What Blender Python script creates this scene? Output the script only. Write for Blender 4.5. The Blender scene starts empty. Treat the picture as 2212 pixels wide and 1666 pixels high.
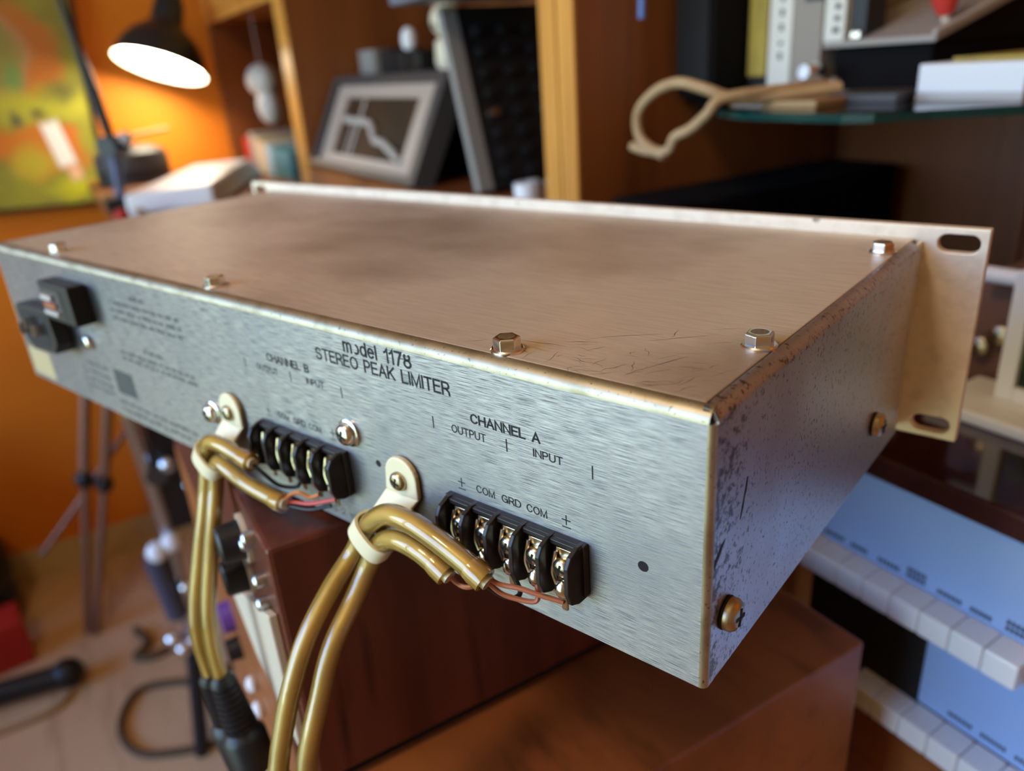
import bpy, bmesh, math, random
from mathutils import Vector, Matrix
random.seed(7)
scene = bpy.context.scene
C = scene.collection
ZC = 1.243                      # eye height above the floor (m)

# ------------------------------------------------------------------ camera
cam_d = bpy.data.cameras.new('camera'); cam = bpy.data.objects.new('camera', cam_d); C.objects.link(cam)
Rv = Vector((0.857, -0.511, -0.068)).normalized()
Fv = Vector((0.449, 0.805, -0.389)).normalized()
Rv = (Rv - Fv * Rv.dot(Fv)).normalized(); Uv = Rv.cross(Fv)
mw = Matrix(((Rv.x, Uv.x, -Fv.x, 0), (Rv.y, Uv.y, -Fv.y, 0), (Rv.z, Uv.z, -Fv.z, ZC), (0, 0, 0, 1)))
cam.matrix_world = mw
cam_d.sensor_fit = 'HORIZONTAL'; cam_d.sensor_width = 36; cam_d.lens = 26.92
cam_d.clip_start = 0.01; cam_d.clip_end = 60
cam_d.dof.use_dof = True; cam_d.dof.focus_distance = 0.213; cam_d.dof.aperture_fstop = 7.9
scene.camera = cam
scene.view_settings.view_transform = 'Standard'; scene.view_settings.look = 'None'
scene.view_settings.exposure = 0.0; scene.view_settings.gamma = 1.0; scene.view_settings.use_curve_mapping = False
try:
    scene.cycles.use_denoising = True
    scene.cycles.max_bounces = 8; scene.cycles.transparent_max_bounces = 16
    scene.cycles.sample_clamp_indirect = 6.0
    scene.cycles.caustics_reflective = False; scene.cycles.caustics_refractive = False
except Exception: pass

# ------------------------------------------------------------------ daylight
wd = bpy.data.worlds.new('daylight'); scene.world = wd; wd.use_nodes = True
nt = wd.node_tree; nt.nodes.clear()
out = nt.nodes.new('ShaderNodeOutputWorld'); bg = nt.nodes.new('ShaderNodeBackground')
tc = nt.nodes.new('ShaderNodeTexCoord'); sx = nt.nodes.new('ShaderNodeSeparateXYZ'); cr = nt.nodes.new('ShaderNodeValToRGB')
nt.links.new(tc.outputs['Generated'], sx.inputs[0]); 
mr = nt.nodes.new('ShaderNodeMapRange'); mr.inputs['From Min'].default_value = -1; mr.inputs['From Max'].default_value = 1
nt.links.new(sx.outputs['Z'], mr.inputs['Value']); nt.links.new(mr.outputs[0], cr.inputs[0])
e = cr.color_ramp.elements; e[0].position = 0.0; e[0].color = (0.15, 0.18, 0.12, 1); e[1].position = 1.0; e[1].color = (0.16, 0.36, 1.0, 1)
for p_, c_ in ((.485, (.26,.33,.24,1)), (.505, (.80,.86,.82,1)), (.55, (.50,.68,1.0,1)), (.70, (.24,.46,1.0,1))):
    n_ = e.new(p_); n_.color = c_
nt.links.new(cr.outputs[0], bg.inputs[0]); bg.inputs[1].default_value = 9.5; nt.links.new(bg.outputs[0], out.inputs[0])

# room extents (m); the window is in the left wall
XL, XR, YB, YF, ZT = -1.35, 0.86, 2.25, -1.6, 2.55
WY0, WY1, WZ0, WZ1 = -0.35, 2.05, 0.35, 2.2
pl = bpy.data.lights.new('window_portal', 'AREA'); pl.shape = 'RECTANGLE'; pl.size = WZ1 - WZ0; pl.size_y = WY1 - WY0
pl.cycles.is_portal = True
po = bpy.data.objects.new('window_portal', pl); C.objects.link(po)
po.location = (XL - 0.02, (WY0 + WY1) / 2, (WZ0 + WZ1) / 2); po.rotation_euler = (0, -math.pi / 2, 0)
# warm ceiling lamp of the room, behind the photographer
cl = bpy.data.lights.new('ceiling_lamp_light', 'POINT'); cl.shadow_soft_size = 0.11; cl.energy = 19; cl.color = (1.0, 0.74, 0.44)
clo = bpy.data.objects.new('ceiling_lamp_light', cl); C.objects.link(clo); clo.location = (-0.60, 0.15, ZT - 0.42)

# ------------------------------------------------------------------ helpers
def W(x, y, z): return Vector((x, y, z + ZC))
class MB:
    def __init__(s): s.v = []; s.f = []
    def add(s, vs, fs):
        o = len(s.v); s.v += [tuple(v) for v in vs]; s.f += [tuple(i + o for i in f) for f in fs]; return s
    def box(s, a, b, M=None):
        x0, y0, z0 = a; x1, y1, z1 = b
        vs = [Vector(p) for p in ((x0,y0,z0),(x1,y0,z0),(x1,y1,z0),(x0,y1,z0),(x0,y0,z1),(x1,y0,z1),(x1,y1,z1),(x0,y1,z1))]
        if M is not None: vs = [M @ v for v in vs]
        return s.add(vs, ((3,2,1,0),(4,5,6,7),(0,1,5,4),(1,2,6,5),(2,3,7,6),(3,0,4,7)))
    def hexa(s, vs):   # 8 corners: bottom ring, top ring
        return s.add(vs, ((3,2,1,0),(4,5,6,7),(0,1,5,4),(1,2,6,5),(2,3,7,6),(3,0,4,7)))
    def ring(s, c, ax, prof, n=20, cap0=True, cap1=True, ph=0.0):
        """lathe: prof = list of (radius, distance along ax)"""
        c = Vector(c); ax = Vector(ax).normalized()
        t = Vector((0,0,1)) if abs(ax.z) < .9 else Vector((1,0,0))
        u = ax.cross(t).normalized(); w = ax.cross(u)
        vs = []
        for r, d in prof:
            for i in range(n):
                a = 2*math.pi*i/n + ph
                vs.append(c + ax*d + (u*math.cos(a) + w*math.sin(a))*r)
        fs = []
        for k in range(len(prof)-1):
            for i in range(n):
                j = (i+1) % n; fs.append((k*n+i, k*n+j, (k+1)*n+j, (k+1)*n+i))
        if cap0: fs.append(tuple(range(n-1, -1, -1)))
        if cap1: fs.append(tuple((len(prof)-1)*n + i for i in range(n)))
        return s.add(vs, fs)
    def cyl(s, a, b, r, n=16, r2=None):
        a = Vector(a); b = Vector(b); return s.ring(a, b-a, [(r, 0), (r if r2 is None else r2, (b-a).length)], n)
    def sphere(s, c, r, n=14, sc=(1,1,1)):
        c = Vector(c); m = n//2; vs = [c + Vector((0,0,r*sc[2]))]
        for k in range(1, m):
            th = math.pi*k/m
            for i in range(n):
                a = 2*math.pi*i/n; vs.append(c + Vector((math.sin(th)*math.cos(a)*r*sc[0], math.sin(th)*math.sin(a)*r*sc[1], math.cos(th)*r*sc[2])))
        vs.append(c - Vector((0,0,r*sc[2]))); fs = []
        for i in range(n): fs.append((0, 1+i, 1+(i+1)%n))
        for k in range(m-2):
            for i in range(n):
                j=(i+1)%n; fs.append((1+k*n+i, 1+(k+1)*n+i, 1+(k+1)*n+j, 1+k*n+j))
        L = len(vs)-1; o = 1+(m-2)*n
        for i in range(n): fs.append((L, o+(i+1)%n, o+i))
        return s.add(vs, fs)
    def tube(s, pts, r, n=12, caps=True, ry=None):
        pts = [Vector(p) for p in pts]; rs = r if isinstance(r, (list, tuple)) else [r]*len(pts)
        T = [(pts[min(i+1,len(pts)-1)] - pts[max(i-1,0)]).normalized() for i in range(len(pts))]
        ref = Vector((0,0,1)) if abs(T[0].z) < .9 else Vector((1,0,0))
        u = (ref - T[0]*ref.dot(T[0])).normalized(); vs = []
        for i, p in enumerate(pts):
            u = (u - T[i]*u.dot(T[i])).normalized(); w = T[i].cross(u)
            for k in range(n):
                a = 2*math.pi*k/n; vs.append(p + u*math.cos(a)*rs[i] + w*math.sin(a)*rs[i]*(ry or 1))
        fs = []
        for i in range(len(pts)-1):
            for k in range(n):
                j=(k+1)%n; fs.append((i*n+k, i*n+j, (i+1)*n+j, (i+1)*n+k))
        if caps: fs += [tuple(range(n-1,-1,-1)), tuple((len(pts)-1)*n+i for i in range(n))]
        return s.add(vs, fs)
    def prism(s, poly, d):   # poly: 3D points (planar), d: extrusion vector
        n = len(poly); poly = [Vector(p) for p in poly]; d = Vector(d)
        vs = poly + [p+d for p in poly]
        fs = [tuple(range(n-1,-1,-1)), tuple(range(n,2*n))] + [(i,(i+1)%n,n+(i+1)%n,n+i) for i in range(n)]
        return s.add(vs, fs)
    def build(s, name, mat, parent=None, smooth=False, bevel=0, seg=2, label=None):
        me = bpy.data.meshes.new(name); me.from_pydata(s.v, [], s.f)
        bm = bmesh.new(); bm.from_mesh(me); bmesh.ops.recalc_face_normals(bm, faces=bm.faces); bm.to_mesh(me); bm.free()
        return link(name, me, mat, parent, smooth, bevel, seg, label)
def link(name, me, mat, parent=None, smooth=False, bevel=0, seg=2, label=None):
    o = bpy.data.objects.new(name, me); C.objects.link(o)
    if mat is not None: me.materials.clear(); me.materials.append(mat)
    if parent is not None: o.parent = parent
    if smooth:
        for p in me.polygons: p.use_smooth = True
        try: me.set_sharp_from_angle(angle=math.radians(38))
        except Exception: pass
    if bevel:
        b = o.modifiers.new('bevel', 'BEVEL'); b.width = bevel; b.segments = seg; b.limit_method = 'ANGLE'; b.angle_limit = math.radians(40)
    if label: o['label'] = label
    return o
def tag(o, label, cat, group=None):
    o['label'] = label; o['category'] = cat
    if group: o['group'] = group
    return o
def thing(name, label, cat, loc=(0,0,0), rz=0, group=None):
    o = bpy.data.objects.new(name, None); o.empty_display_size = 0.05; C.objects.link(o)
    o.location = loc; o.rotation_euler = (0,0,rz); return tag(o, label, cat, group)
def struct(o): o['kind'] = 'structure'; return o
def spline(pts, k=6):
    pts = [Vector(p) for p in pts]; P = [pts[0]*2-pts[1]] + pts + [pts[-1]*2-pts[-2]]; o = []
    for i in range(1, len(P)-2):
        for j in range(k):
            t = j/k; a,b,c,d = P[i-1],P[i],P[i+1],P[i+2]
            o.append(0.5*((2*b)+(c-a)*t+(2*a-5*b+4*c-d)*t*t+(3*b-a-3*c+d)*t**3))
    o.append(pts[-1]); return o

# ------------------------------------------------------------------ materials
def srgb(r, g, b):
    f = lambda c: (c/255/12.92) if c/255 <= .04045 else ((c/255+.055)/1.055)**2.4
    return (f(r), f(g), f(b), 1)
def pm(name, col, rough=.5, metal=0, coat=0, spec=.5, emis=None, es=0, trans=0, ior=1.45, sss=0):
    m = bpy.data.materials.new(name); m.use_nodes = True; b = m.node_tree.nodes['Principled BSDF']
    b.inputs['Base Color'].default_value = col; b.inputs['Roughness'].default_value = rough; b.inputs['Metallic'].default_value = metal
    b.inputs['Coat Weight'].default_value = coat; b.inputs['Specular IOR Level'].default_value = spec; b.inputs['IOR'].default_value = ior
    b.inputs['Transmission Weight'].default_value = trans
    if sss: b.inputs['Subsurface Weight'].default_value = sss; b.inputs['Subsurface Radius'].default_value = (.004,.003,.0015)
    if emis: b.inputs['Emission Color'].default_value = emis; b.inputs['Emission Strength'].default_value = es
    return m
def noisy(m, c2, scale=(20,20,20), lo=.4, hi=.65, detail=4, bump=0, rvar=0, dist=0.0, nr=.5):
    """mix the base colour with c2 by a stretched noise"""
    t = m.node_tree; b = t.nodes['Principled BSDF']; L = t.links
    tc = t.nodes.new('ShaderNodeTexCoord'); mp = t.nodes.new('ShaderNodeMapping'); mp.inputs['Scale'].default_value = scale
    nz = t.nodes.new('ShaderNodeTexNoise'); nz.inputs['Scale'].default_value = 1; nz.inputs['Detail'].default_value = detail; nz.inputs['Distortion'].default_value = dist; nz.inputs['Roughness'].default_value = nr
    L.new(tc.outputs['Object'], mp.inputs[0]); L.new(mp.outputs[0], nz.inputs['Vector'])
    mr = t.nodes.new('ShaderNodeMapRange'); mr.inputs['From Min'].default_value = lo; mr.inputs['From Max'].default_value = hi; L.new(nz.outputs[0], mr.inputs[0])
    mx = t.nodes.new('ShaderNodeMix'); mx.data_type = 'RGBA'
    src = b.inputs['Base Color']
    if src.is_linked: L.new(src.links[0].from_socket, mx.inputs[6])
    else: mx.inputs[6].default_value = src.default_value
    mx.inputs[7].default_value = c2; L.new(mr.outputs[0], mx.inputs[0]); L.new(mx.outputs[2], b.inputs['Base Color'])
    if bump:
        bp = t.nodes.new('ShaderNodeBump'); bp.inputs['Strength'].default_value = bump; bp.inputs['Distance'].default_value = .0002; L.new(nz.outputs[0], bp.inputs['Height'])
        if b.inputs['Normal'].is_linked: L.new(b.inputs['Normal'].links[0].from_socket, bp.inputs['Normal'])
        L.new(bp.outputs[0], b.inputs['Normal'])
    if rvar:
        r2 = t.nodes.new('ShaderNodeMapRange'); r2.inputs['To Min'].default_value = b.inputs['Roughness'].default_value; r2.inputs['To Max'].default_value = b.inputs['Roughness'].default_value + rvar
        r2.inputs['From Min'].default_value = lo; r2.inputs['From Max'].default_value = hi
        L.new(nz.outputs[0], r2.inputs[0]); L.new(r2.outputs[0], b.inputs['Roughness'])
    return m
def aniso(m, val, axis):
    t = m.node_tree; b = t.nodes['Principled BSDF']; b.inputs['Anisotropic'].default_value = val
    c = t.nodes.new('ShaderNodeCombineXYZ'); c.inputs[0].default_value, c.inputs[1].default_value, c.inputs[2].default_value = axis
    v = t.nodes.new('ShaderNodeVectorTransform'); v.vector_type = 'VECTOR'; v.convert_from = 'OBJECT'; v.convert_to = 'WORLD'
    t.links.new(c.outputs[0], v.inputs[0]); t.links.new(v.outputs[0], b.inputs['Tangent']); return m
def wood(name, c1, c2, scale, rough=.35, coat=.3):
    m = pm(name, c1, rough, coat=coat); m.node_tree.nodes['Principled BSDF'].inputs['Coat Roughness'].default_value = .2
    noisy(m, c2, scale, .35, .68, 6, dist=.4); noisy(m, tuple(c*.55 for c in c2[:3])+(1,), tuple(s*3.2 for s in scale), .56, .78, 3)
    return m
M = {}
M['rear'] = aniso(noisy(noisy(pm('brushed_zinc', (.50,.475,.45,1), .38, 1), (.085,.082,.08,1), (130,130,4300), .43, .68, 4, bump=.5, rvar=.14, nr=.6), (.27,.27,.275,1), (16,16,16), .45, .8, 4), .65, (0,0,1))
M['lid'] = aniso(noisy(noisy(pm('worn_lid_steel', (.80,.68,.51,1), .48, .62), (.63,.51,.37,1), (60,900,60), .40, .75, 3, bump=.12, rvar=.08), (.40,.29,.19,1), (8,11,8), .46, .74, 5), .5, (0,1,0))
M['side'] = noisy(noisy(pm('tarnished_side_steel', (.64,.63,.62,1), .40, 1), (.16,.14,.13,1), (900,900,700), .60, .72, 2, bump=.2), (.40,.39,.39,1), (22,14,14), .42, .7, 5, rvar=.12)
def edge_stain(m):
    t = m.node_tree; b = t.nodes['Principled BSDF']; L = t.links; tc = t.nodes.new('ShaderNodeTexCoord'); sp = t.nodes.new('ShaderNodeSeparateXYZ'); L.new(tc.outputs['Object'], sp.inputs[0])
    nz = t.nodes.new('ShaderNodeTexNoise'); nz.inputs['Scale'].default_value = 420; nz.inputs['Detail'].default_value = 6; nz.inputs['Roughness'].default_value = .7; L.new(tc.outputs['Object'], nz.inputs['Vector'])
    g1 = t.nodes.new('ShaderNodeMapRange'); g1.inputs['From Min'].default_value = .002; g1.inputs['From Max'].default_value = .030; g1.inputs['To Min'].default_value = .16; g1.inputs['To Max'].default_value = 0; L.new(sp.outputs['Y'], g1.inputs[0])
    g2 = t.nodes.new('ShaderNodeMapRange'); g2.inputs['From Min'].default_value = .060; g2.inputs['From Max'].default_value = .080; g2.inputs['To Min'].default_value = 0; g2.inputs['To Max'].default_value = .05; L.new(sp.outputs['Z'], g2.inputs[0])
    n2 = t.nodes.new('ShaderNodeTexNoise'); n2.inputs['Scale'].default_value = 55; n2.inputs['Detail'].default_value = 4; L.new(tc.outputs['Object'], n2.inputs['Vector'])
    a1 = t.nodes.new('ShaderNodeMath'); a1.operation = 'MAXIMUM'; L.new(g1.outputs[0], a1.inputs[0]); L.new(g2.outputs[0], a1.inputs[1])
    m1 = t.nodes.new('ShaderNodeMath'); m1.operation = 'MULTIPLY'; L.new(a1.outputs[0], m1.inputs[0]); L.new(n2.outputs[0], m1.inputs[1])
    m2 = t.nodes.new('ShaderNodeMath'); m2.operation = 'MULTIPLY_ADD'; L.new(m1.outputs[0], m2.inputs[0]); m2.inputs[1].default_value = 1.7; L.new(nz.outputs[0], m2.inputs[2])
    r = t.nodes.new('ShaderNodeMapRange'); r.inputs['From Min'].default_value = .60; r.inputs['From Max'].default_value = .68; r.inputs['To Max'].default_value = .85; L.new(m2.outputs[0], r.inputs[0])
    mx = t.nodes.new('ShaderNodeMix'); mx.data_type = 'RGBA'; L.new(b.inputs['Base Color'].links[0].from_socket, mx.inputs[6]); mx.inputs[7].default_value = (.10,.085,.075,1); L.new(r.outputs[0], mx.inputs[0]); L.new(mx.outputs[2], b.inputs['Base Color'])
    return m
edge_stain(M['side'])
M['plate'] = noisy(noisy(pm('raw_aluminium', (.92,.80,.60,1), .5, .35), (.78,.66,.48,1), (160,160,200), .45, .75, 4), (.24,.20,.15,1), (110,110,90), .70, .76, 3)
M['edge'] = noisy(noisy(pm('warm_glint_edge', (.52,.46,.32,1), .48, 1), (.36,.30,.19,1), (90,90,90), .45, .7), (.20,.16,.10,1), (900,900,900), .62, .72)  # warm reflection along the bent edges is put into this gold colour
M['chrome'] = pm('zinc_screw', (.83,.82,.78,1), .2, 1)
M['brass'] = pm('yellow_passivated_screw', (.50,.42,.27,1), .33, 1)
M['dark'] = pm('black_gap', (.006,.006,.006,1), .7)
M['ink'] = pm('black_ink', (.012,.012,.014,1), .6)
M['inkfade'] = pm('small_print_ink', (.06,.065,.06,1), .6)
M['bake'] = noisy(pm('black_bakelite', (.018,.015,.014,1), .38), (.035,.03,.028,1), (200,200,200), .4, .7)
M['matt'] = pm('matt_black', (.006,.005,.005,1), .85, spec=.15)
M['black'] = pm('black_plastic', (.012,.012,.013,1), .42)
M['nylon'] = pm('yellowed_nylon', (.93,.86,.56,1), .32)
M['tin'] = noisy(pm('tinned_terminal', (.72,.66,.52,1), .25, 1), (.45,.34,.2,1), (300,300,300), .5, .7)
M['copper'] = pm('enamelled_copper_wire', (.42,.14,.06,1), .35, spec=.6)
M['redwire'] = pm('red_wire', (.62,.09,.07,1), .4); M['orgwire'] = pm('orange_wire', (.72,.28,.10,1), .4); M['blkwire'] = pm('black_wire', (.015,.014,.014,1), .4)
M['braid'] = noisy(pm('braid_shield', (.88,.82,.62,1), .40, .35), (.46,.40,.24,1), (60,60,60), .4, .65)
# amber PVC jacket: clear tinted skin with a glossy surface, light passes straight through the thin wall
mj = bpy.data.materials.new('amber_pvc_jacket'); mj.use_nodes = True; t = mj.node_tree; t.nodes.clear()
o_ = t.nodes.new('ShaderNodeOutputMaterial'); tr = t.nodes.new('ShaderNodeBsdfTransparent'); gl = t.nodes.new('ShaderNodeBsdfGlossy'); df_ = t.nodes.new('ShaderNodeBsdfDiffuse'); tl_ = t.nodes.new('ShaderNodeBsdfTranslucent'); df = t.nodes.new('ShaderNodeAddShader'); t.links.new(df_.outputs[0], df.inputs[0]); t.links.new(tl_.outputs[0], df.inputs[1])
mx1 = t.nodes.new('ShaderNodeMixShader'); mx2 = t.nodes.new('ShaderNodeMixShader'); fr = t.nodes.new('ShaderNodeFresnel'); fr.inputs[0].default_value = 1.75
tr.inputs[0].default_value = (1.0,.92,.62,1); df_.inputs[0].default_value = (.62,.42,.10,1); tl_.inputs[0].default_value = (.95,.58,.10,1); gl.inputs['Roughness'].default_value = .06; gl.inputs[0].default_value = (1,1,1,1)
mx1.inputs[0].default_value = .34
t.links.new(tr.outputs[0], mx1.inputs[1]); t.links.new(df.outputs[0], mx1.inputs[2])
t.links.new(fr.outputs[0], mx2.inputs[0]); t.links.new(mx1.outputs[0], mx2.inputs[1]); t.links.new(gl.outputs[0], mx2.inputs[2]); t.links.new(mx2.outputs[0], o_.inputs[0])
M['jacket'] = mj
M['orange'] = noisy(pm('orange_paint', srgb(236,138,26), .6), srgb(226,126,20), (3,3,3), .35, .7)
M['plaster'] = pm('white_plaster', (.72,.68,.6,1), .8); M['floor'] = noisy(noisy(pm('beige_floor', srgb(226,194,152), .55), srgb(206,172,130), (2.2,2.2,2), .35, .7), srgb(176,146,110), (30,4,1), .55, .8)
M['base'] = pm('cream_baseboard_paint', srgb(206,182,130), .5)
M['unit'] = wood('bookcase_veneer', (.30,.095,.020,1), (.17,.048,.010,1), (7,7,.9), .46, .06)
M['unitedge'] = wood('bookcase_edge_veneer', (.70,.33,.06,1), (.56,.23,.04,1), (30,30,1.5), .4, .1)
M['mahog'] = wood('dark_mahogany', (.15,.036,.018,1), (.075,.017,.009,1), (34,34,3.0), .38, .15)
M['walnut'] = wood('orange_walnut', (.36,.11,.024,1), (.21,.06,.014,1), (16,5,16), .42, .08)
M['gloss'] = noisy(pm('dark_polished_wood', (.035,.010,.008,1), .12, coat=.6), (.06,.018,.012,1), (4,16,4), .4, .7)
M['white'] = pm('white_plastic', (.78,.79,.80,1), .35); M['cream'] = pm('cream_plastic', (.74,.66,.48,1), .4)
M['fascia'] = pm('pale_blue_fascia', (.33,.49,.82,1), .28); M['tab'] = pm('tab_plastic', (.88,.87,.84,1), .25, coat=.3)
M['grey'] = pm('grey_paint', (.26,.25,.23,1), .45); M['dgrey'] = pm('dark_grey_frame', (.055,.05,.048,1), .45); M['lgrey'] = pm('light_grey', (.50,.48,.44,1), .5)
M['red'] = pm('red_plastic', (.62,.045,.03,1), .45); M['redcard'] = pm('red_card', (.45,.02,.012,1), .6); M['blue'] = pm('blue_plastic', (.12,.22,.55,1), .4); M['purple'] = pm('purple_plastic', (.14,.06,.30,1), .4)
M['mat'] = pm('silver_mount', (.42,.33,.26,1), .55); M['picdark'] = noisy(pm('dark_picture', (.06,.025,.010,1), .7, spec=.2), (.03,.018,.008,1), (8,8,8)); M['branch'] = pm('pale_branch_print', (.46,.40,.34,1), .7)
M['tan'] = pm('tan_card', (.42,.27,.12,1), .7); M['beigecable'] = noisy(pm('beige_cable', (.52,.36,.18,1), .5), (.42,.27,.12,1), (40,40,40)); M['browncable'] = pm('brown_cable', (.12,.075,.035,1), .5)
M['teal'] = pm('teal_book', (.05,.22,.24,1), .6); M['lblue'] = pm('pale_blue_book', (.28,.42,.48,1), .6); M['beigebook'] = pm('beige_book', (.45,.36,.22,1), .6); M['greybook'] = pm('grey_book', (.25,.23,.21,1), .6); M['plum'] = pm('plum_book', (.16,.02,.07,1), .6)
M['yellow'] = noisy(pm('yellow_spine', (.42,.31,.05,1), .6), (.30,.22,.04,1), (60,60,30)); M['paper'] = pm('paper', (.72,.70,.60,1), .7)
M['chromeb'] = pm('blued_chrome', (.55,.58,.66,1), .25, 1); M['bluemet'] = pm('blue_grey_tube', (.09,.10,.16,1), .35, .5)
M['polered'] = pm('brown_lacquered_tube', (.26,.13,.08,1), .35, .3)
M['shade'] = pm('charcoal_lamp_enamel', (.02,.02,.022,1), .35); M['shadein'] = pm('white_lamp_enamel', (.85,.85,.8,1), .5)
M['led'] = pm('lit_lamp_diffuser', (.9,.9,.85,1), .5, emis=(1,.88,.66,1), es=35)
M['ceil_led'] = pm('lit_ceiling_globe', (.9,.85,.7,1), .5, emis=(1,.75,.45,1), es=4)
M['screen'] = noisy(pm('dark_green_screen', (.02,.03,.02,1), .2), (.05,.16,.02,1), (30,30,30), .5, .65)
mg = bpy.data.materials.new('green_glass'); mg.use_nodes = True; t = mg.node_tree; t.nodes.clear()
o_ = t.nodes.new('ShaderNodeOutputMaterial'); tr = t.nodes.new('ShaderNodeBsdfTransparent'); gl = t.nodes.new('ShaderNodeBsdfGlossy'); fr = t.nodes.new('ShaderNodeFresnel'); mx1 = t.nodes.new('ShaderNodeMixShader')
tr.inputs[0].default_value = (.62,.80,.74,1); gl.inputs['Roughness'].default_value = .03; fr.inputs[0].default_value = 1.5
t.links.new(fr.outputs[0], mx1.inputs[0]); t.links.new(tr.outputs[0], mx1.inputs[1]); t.links.new(gl.outputs[0], mx1.inputs[2]); t.links.new(mx1.outputs[0], o_.inputs[0])
M['glass'] = mg; M['glassedge'] = pm('green_glass_edge', (.008,.06,.05,1), .15)
mg2 = mg.copy(); mg2.name = 'window_glass'; [n for n in mg2.node_tree.nodes if n.type == 'BSDF_TRANSPARENT'][0].inputs[0].default_value = (.95,.98,.97,1); M['wglass'] = mg2

# ------------------------------------------------------------------ the room
def sbox(name, a, b, mat): return struct(MB().box(a, b).build(name, mat))
sbox('floor', (XL-.15, YF-.1, -.05), (XR+.1, YB+.1, 0), M['floor'])
sbox('ceiling', (XL-.15, YF-.1, ZT), (XR+.1, YB+.1, ZT+.05), M['plaster'])
sbox('wall_back', (XL-.15, YB, 0), (XR+.1, YB+.1, ZT), M['orange'])
sbox('wall_right', (XR, YF-.1, 0), (XR+.1, YB, ZT), M['orange'])
sbox('wall_front', (XL-.15, YF-.1, 0), (XR, YF, ZT), M['plaster'])
wl = MB()
wl.box((XL-.15, YF, 0), (XL, WY0, ZT)); wl.box((XL-.15, WY1, 0), (XL, YB, ZT)); wl.box((XL-.15, WY0, 0), (XL, WY1, WZ0)); wl.box((XL-.15, WY0, WZ1), (XL, WY1, ZT))
struct(wl.build('wall_left', M['plaster']))
wf = MB()
for a, b in (((WY0, WZ0), (WY0+.06, WZ1)), ((WY1-.06, WZ0), (WY1, WZ1)), ((WY0, WZ0), (WY1, WZ0+.06)), ((WY0, WZ1-.06), (WY1, WZ1)), (((WY0+WY1)/2-.03, WZ0), ((WY0+WY1)/2+.03, WZ1))):
    wf.box((XL-.12, a[0], a[1]), (XL-.06, b[0], b[1]))
win = struct(wf.build('window_1', M['white']))
for y0, y1 in ((WY0+.06, (WY0+WY1)/2-.03), ((WY0+WY1)/2+.03, WY1-.06)):
    MB().box((XL-.093, y0, WZ0+.06), (XL-.088, y1, WZ1-.06)).build('pane', M['wglass'], win)
sbox('baseboard_back', (XL, YB-.014, 0), (XR, YB, .092), M['base'])
lampc = thing('ceiling_lamp', 'bare warm bulb pendant hanging from the ceiling above the room', 'lamp', (-.60,.15,ZT))
MB().ring((0,0,0), (0,0,-1), [(.07,0),(.07,.03),(.02,.035),(.02,.05)], 24).build('canopy', M['white'], lampc)
MB().cyl((0,0,-.05), (0,0,-.30), .004, 8).build('cord', M['white'], lampc); MB().ring((0,0,-.29), (0,0,-1), [(.012,0),(.03,.004),(.03,.04)], 20).build('lamp_holder', M['white'], lampc)

# ------------------------------------------------------------------ the rack limiter (device frame: x along the rear, y into the depth, z up; mm)
DEV = Vector((0.0378, 0.3182, ZC - 0.1136 - 0.0442)); DROT = -math.radians(70)
def D(x, y, z): return Vector((x/1000, y/1000, (z+44.2)/1000))
lim = thing('rack_limiter', 'brushed-metal rack limiter on its back, rear panel lettered STEREO PEAK LIMITER', 'audio unit', DEV, DROT)
lim['label'] = 'low wide brushed-metal rack unit lettered STEREO PEAK LIMITER, on the dark wooden box'
H2, ZTOP, ZBOT, DEP = 220.2, 39.1, -41.2, 184.8
def bent(axis):   # outer/inner profile of a sheet bent over the top: returns [(inward, z)]
    r = 3.6; th = 1.2; o = [(0, ZBOT)]; i = [(th, ZBOT)]
    for k in range(9):
        a = math.pi/2*k/8
        o.append((r - r*math.cos(a), ZTOP - r + r*math.sin(a))); ri = r-th
        i.append((r - ri*math.cos(a), ZTOP - r + ri*math.sin(a)))
    o.append((4.0, ZTOP)); i.append((4.0, ZTOP-th))
    return o, i
o_, i_ = bent('y')
poly = [D(-H2+.9, a, z) for a, z in o_] + [D(-H2+.9, a, z) for a, z in reversed(i_)]
MB().box(D(-H2+1.75,0,ZBOT), D(H2-1.75,1.2,ZTOP-3.6)).build('rear_panel', M['rear'], lim)
poly = [D(-H2+1.6, a, z) for a, z in o_[1:]] + [D(-H2+1.6, a, z) for a, z in reversed(i_[1:])]
MB().prism(poly, Vector(((2*H2-3.2)/1000, 0, 0))).build('bent_edge', M['edge'], lim, smooth=True)
for sgn in (1, -1):
    poly = [D(sgn*(H2-a), 1.75, z) for a, z in o_] + [D(sgn*(H2-a), 1.75, z) for a, z in reversed(i_)]
    MB().prism(poly, Vector((0, (DEP-10.4)/1000, 0))).build('side_panel', M['side'], lim, smooth=True)
MB().box(D(H2-2.6, DEP-8.6, ZBOT), D(H2-1.4, DEP, ZTOP-1)).build('flange', M['plate'], lim)
MB().cyl(D(H2-1.75,1.75,ZBOT), D(H2-1.75,1.75,ZTOP-3.4), .0018, 16).build('corner_edge', M['edge'], lim, smooth=True)
MB().cyl(D(-H2+1.75,1.75,ZBOT), D(-H2+1.75,1.75,ZTOP-3.4), .0018, 16).build('corner_edge', M['edge'], lim, smooth=True)
MB().box(D(-H2+1.5, 1.5, ZBOT), D(H2-1.5, DEP, ZBOT+1.2)).build('bottom_panel', M['side'], lim)
MB().box(D(-H2+2.4, 3.5, ZTOP-2.6), D(H2-2.5, DEP, ZTOP-1.6)).build('lid_seam', M['dark'], lim)
MB().box(D(-H2+4.4, 4.4, ZTOP-1.6), D(H2-4.5, DEP-.3, ZTOP-.1)).build('lid', M['lid'], lim, bevel=.0004)
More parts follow.
